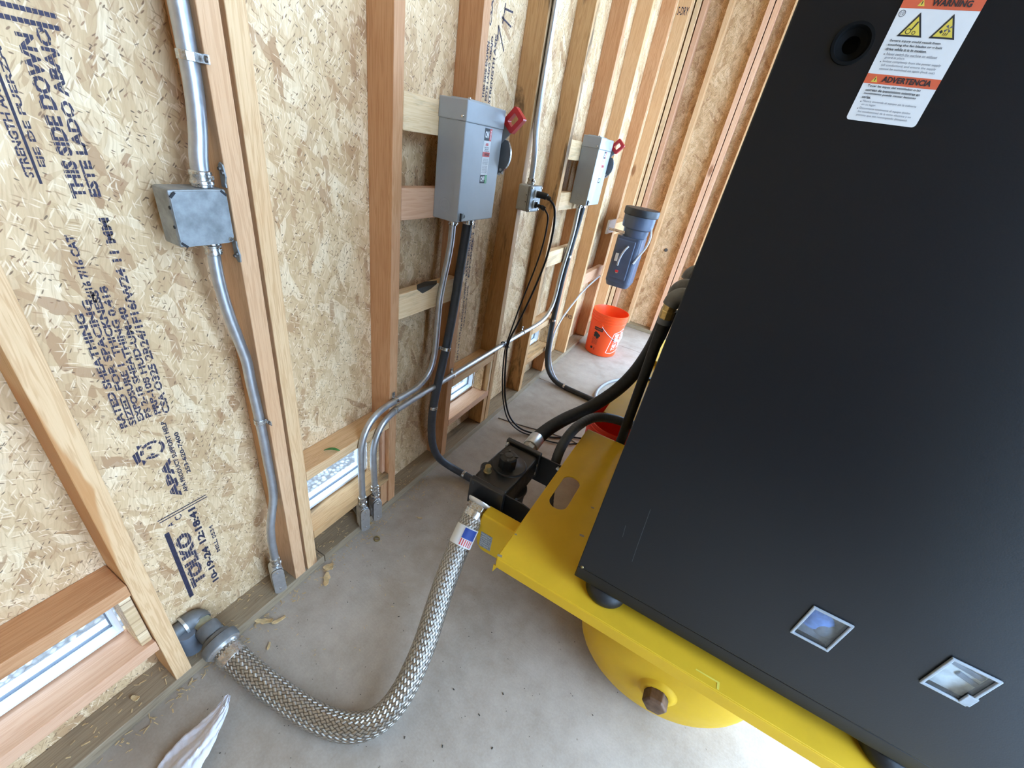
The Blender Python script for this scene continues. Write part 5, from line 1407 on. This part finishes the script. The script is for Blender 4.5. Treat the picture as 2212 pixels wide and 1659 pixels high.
# ================================================================== rag and debris
def rag():
    nx, ny = 26, 30
    b = B(); vs = []
    A0 = Vector((0.165, 0.185, 0.085)); 
    for j in range(ny+1):
        v = j/ny
        for i in range(nx+1):
            u = i/nx - 0.5
            wdt = 0.008 + 0.150*v**0.75
            fold = abs(u - 0.12 - 0.10*math.sin(v*5.0))
            x = 0.158 + 0.060*v + u*wdt + 0.006*math.sin(v*7)
            y = 0.186 - 0.215*v - u*0.05*v
            z = 0.055*(1-v)**1.4 + 0.006 + (0.026*min(1, v*3))*max(0, 1-fold*2.4) + 0.006*v*max(0, math.sin(u*15 + v*4)) + 0.0018*math.sin(u*40 + v*27) + 0.0015*math.sin(v*60 - u*13)
            vs.append((x, y, max(0.002, z)))
    fs = []
    for j in range(ny):
        for i in range(nx):
            a = j*(nx+1)+i
            fs.append((a, a+1, a+nx+2, a+nx+1))
    b._add(vs, fs)
    o = b.build('rag', 'cloth', None, smooth=80, origin=(0.19, 0.09, 0.0))
    sd = o.modifiers.new('solid', 'SOLIDIFY'); sd.thickness = 0.0018; sd.offset = 1
    return o
tag(rag(), 'crumpled white cloth rag on the concrete at the bottom left', 'rag')

def chip(x, y, L, w_, ang, label, mat='chip_wood', z=0.0, thick=0.004):
    n = 7; b = B(); ca, sa = math.cos(ang), math.sin(ang)
    top = []; 
    rnd = random.Random(int(x*1e4 + y*1e5))
    for k in range(n):
        s = k/(n-1) - 0.5
        hw = w_*(0.5 + 0.3*math.sin(PI*(s+0.5))) * (0.7 + 0.5*rnd.random()) * (0.45 if k == 0 else 1)
        curl = 0.10*L*(s*2)**2
        for sg in (-1, 1):
            u, v = s*L, sg*hw
            top.append((x + u*ca - v*sa, y + u*sa + v*ca, z + 0.001 + curl))
    m_ = len(top)
    vs = top + [(p[0], p[1], p[2]+thick) for p in top]
    fs = []
    for k in range(n-1):
        a = 2*k
        fs += [(a, a+2, a+3, a+1), (m_+a, m_+a+1, m_+a+3, m_+a+2), (a, m_+a, m_+a+2, a+2), (a+1, a+3, m_+a+3, m_+a+1)]
    fs += [(0, 1, m_+1, m_), (m_-2, 2*m_-2, 2*m_-1, m_-1)]
    b._add(vs, fs)
    return tag(b.build('wood_chip', mat, None, origin=(x, y, z)), label, 'wood chip', 'wood chips and splinters on the floor')
chip(0.028, 0.612, 0.034, 0.020, 0.9, 'broad curled wood chip against the plate by the double stud')
chip(0.062, 0.575, 0.052, 0.014, 2.3, 'long tan wood chip lying out from the double stud')
chip(0.020, 0.368, 0.055, 0.010, 0.6, 'splintered wood strip beside the bottom plate near the union nut')
chip(0.055, 0.395, 0.040, 0.007, 1.2, 'thin splinter between the union nut and the first conduit fitting')
chip(0.014, 0.820, 0.030, 0.016, 0.2, 'pale wood scrap behind the paired conduit fittings', z=0.03)
chip(-0.040, 0.06, 0.020, 0.008, 0.3, 'tiny pale wood flake on the plate below the left window', z=0.038)
chip(0.145, 0.985, 0.022, 0.003, 0.4, 'thin pale splinter on the concrete beyond the paired fittings')
chip(0.100, 0.330, 0.022, 0.004, 2.2, 'small light splinter on the concrete beside the union nut')
rg = B().lathe((0.078, 0.803, 0.0), (0.15, 0.1, 1), [(0.0085, 0.0), (0.0125, 0.0), (0.0125, 0.007), (0.0085, 0.007), (0.0085, 0.0)], 22)
tag(rg.build('metal_ring', 'brass_dull', None, smooth=40, origin=(0.078, 0.803, 0.0)), 'small dull metal ring lying on the floor in front of the paired fittings', 'ring')
lf = B()
pts = [(-0.040, 0.690, 0.4795), (-0.028, 0.698, 0.486), (-0.012, 0.708, 0.488), (0.004, 0.716, 0.484)]
lp = spline(pts, 4)
vs = []
for k, q in enumerate(lp):
    h_ = 0.0055*math.sin(PI*(0.12 + 0.8*k/(len(lp)-1)))
    vs += [q + Vector((0.2*h_, -h_, 0.0)), q + Vector((-0.2*h_, h_, 0.0008))]
m_ = len(vs); vs = vs + [v + Vector((0, 0, 0.0008)) for v in vs]
fs = []
for k in range(len(lp)-1):
    a = 2*k
    fs += [(a, a+1, a+3, a+2), (m_+a, m_+a+2, m_+a+3, m_+a+1), (a, a+2, m_+a+2, m_+a), (a+1, m_+a+1, m_+a+3, a+3)]
lf._add(vs, fs)
tag(lf.build('grass_blade', 'leaf_green', None, smooth=60), 'curved green blade lying on the window header between the near studs', 'leaf')
# sawdust, shavings and grit too fine to count
sd = B()
rnd = random.Random(3)
def shav(x, y, z, L, w_, a, tilt=0.0):
    ca, sa = math.cos(a), math.sin(a)
    d_ = Vector((ca, sa, tilt)).normalized()*L/2; n_ = Vector((-sa, ca, 0))*w_/2; c = Vector((x, y, z + 0.0012 + abs(d_.z)))
    up = Vector((0, 0, 0.0009))
    sd._add([c-d_-n_, c+d_-n_, c+d_+n_, c-d_+n_, c-d_-n_+up, c+d_-n_+up, c+d_+n_+up, c-d_+n_+up], [(0,3,2,1),(4,5,6,7),(0,1,5,4),(1,2,6,5),(2,3,7,6),(3,0,4,7)])
for k in range(420):
    y = rnd.uniform(-0.1, 1.2); 
    if rnd.random() < 0.6: x = abs(rnd.gauss(0, 0.03)) + 0.003; z = 0
    else: x = -rnd.uniform(0.004, 0.085); z = 0.038
    shav(x, y, z, rnd.uniform(0.004, 0.016), rnd.uniform(0.0008, 0.003), rnd.uniform(0, PI), rnd.uniform(-0.3, 0.3))
for k in range(150):
    shav(abs(rnd.gauss(0.12, 0.12)), rnd.uniform(0.25, 1.5), 0, rnd.uniform(0.002, 0.009), rnd.uniform(0.0007, 0.0018), rnd.uniform(0, PI))
so = sd.build('sawdust', 'chip_wood'); so['kind'] = 'stuff'; so['label'] = 'pale sawdust and fine shavings scattered along the wall base'; so['category'] = 'sawdust'
sd = B()
for (x, y) in ((0.646, 0.547), (0.747, 0.535), (0.70, 0.42), (0.60, 0.38), (0.78, 0.62), (0.82, 0.49), (0.36, 0.62), (0.42, 0.75)):
    shav(x, y, 0, 0.006, 0.003, rnd.uniform(0, PI))
for k in range(160):
    shav(rnd.uniform(0.1, 1.1), rnd.uniform(0.1, 1.3), 0, rnd.uniform(0.001, 0.004), rnd.uniform(0.0008, 0.002), rnd.uniform(0, PI))
so = sd.build('grit', 'dirt'); so['kind'] = 'stuff'; so['label'] = 'dark grit specks on the concrete floor'; so['category'] = 'grit'
st = B().tube([(0.03, 1.852, 0.003), (0.12, 1.868, 0.003), (0.22, 1.893, 0.003), (0.33, 1.925, 0.003), (0.42, 1.945, 0.003), (0.47, 1.955, 0.003), (0.56, 1.93, 0.003)], 0.003, 8, 8)
tag(st.build('floor_wire', 'steel_dark', None, smooth=60), 'thin brown wire lying across the concrete beyond the black filter', 'wire')
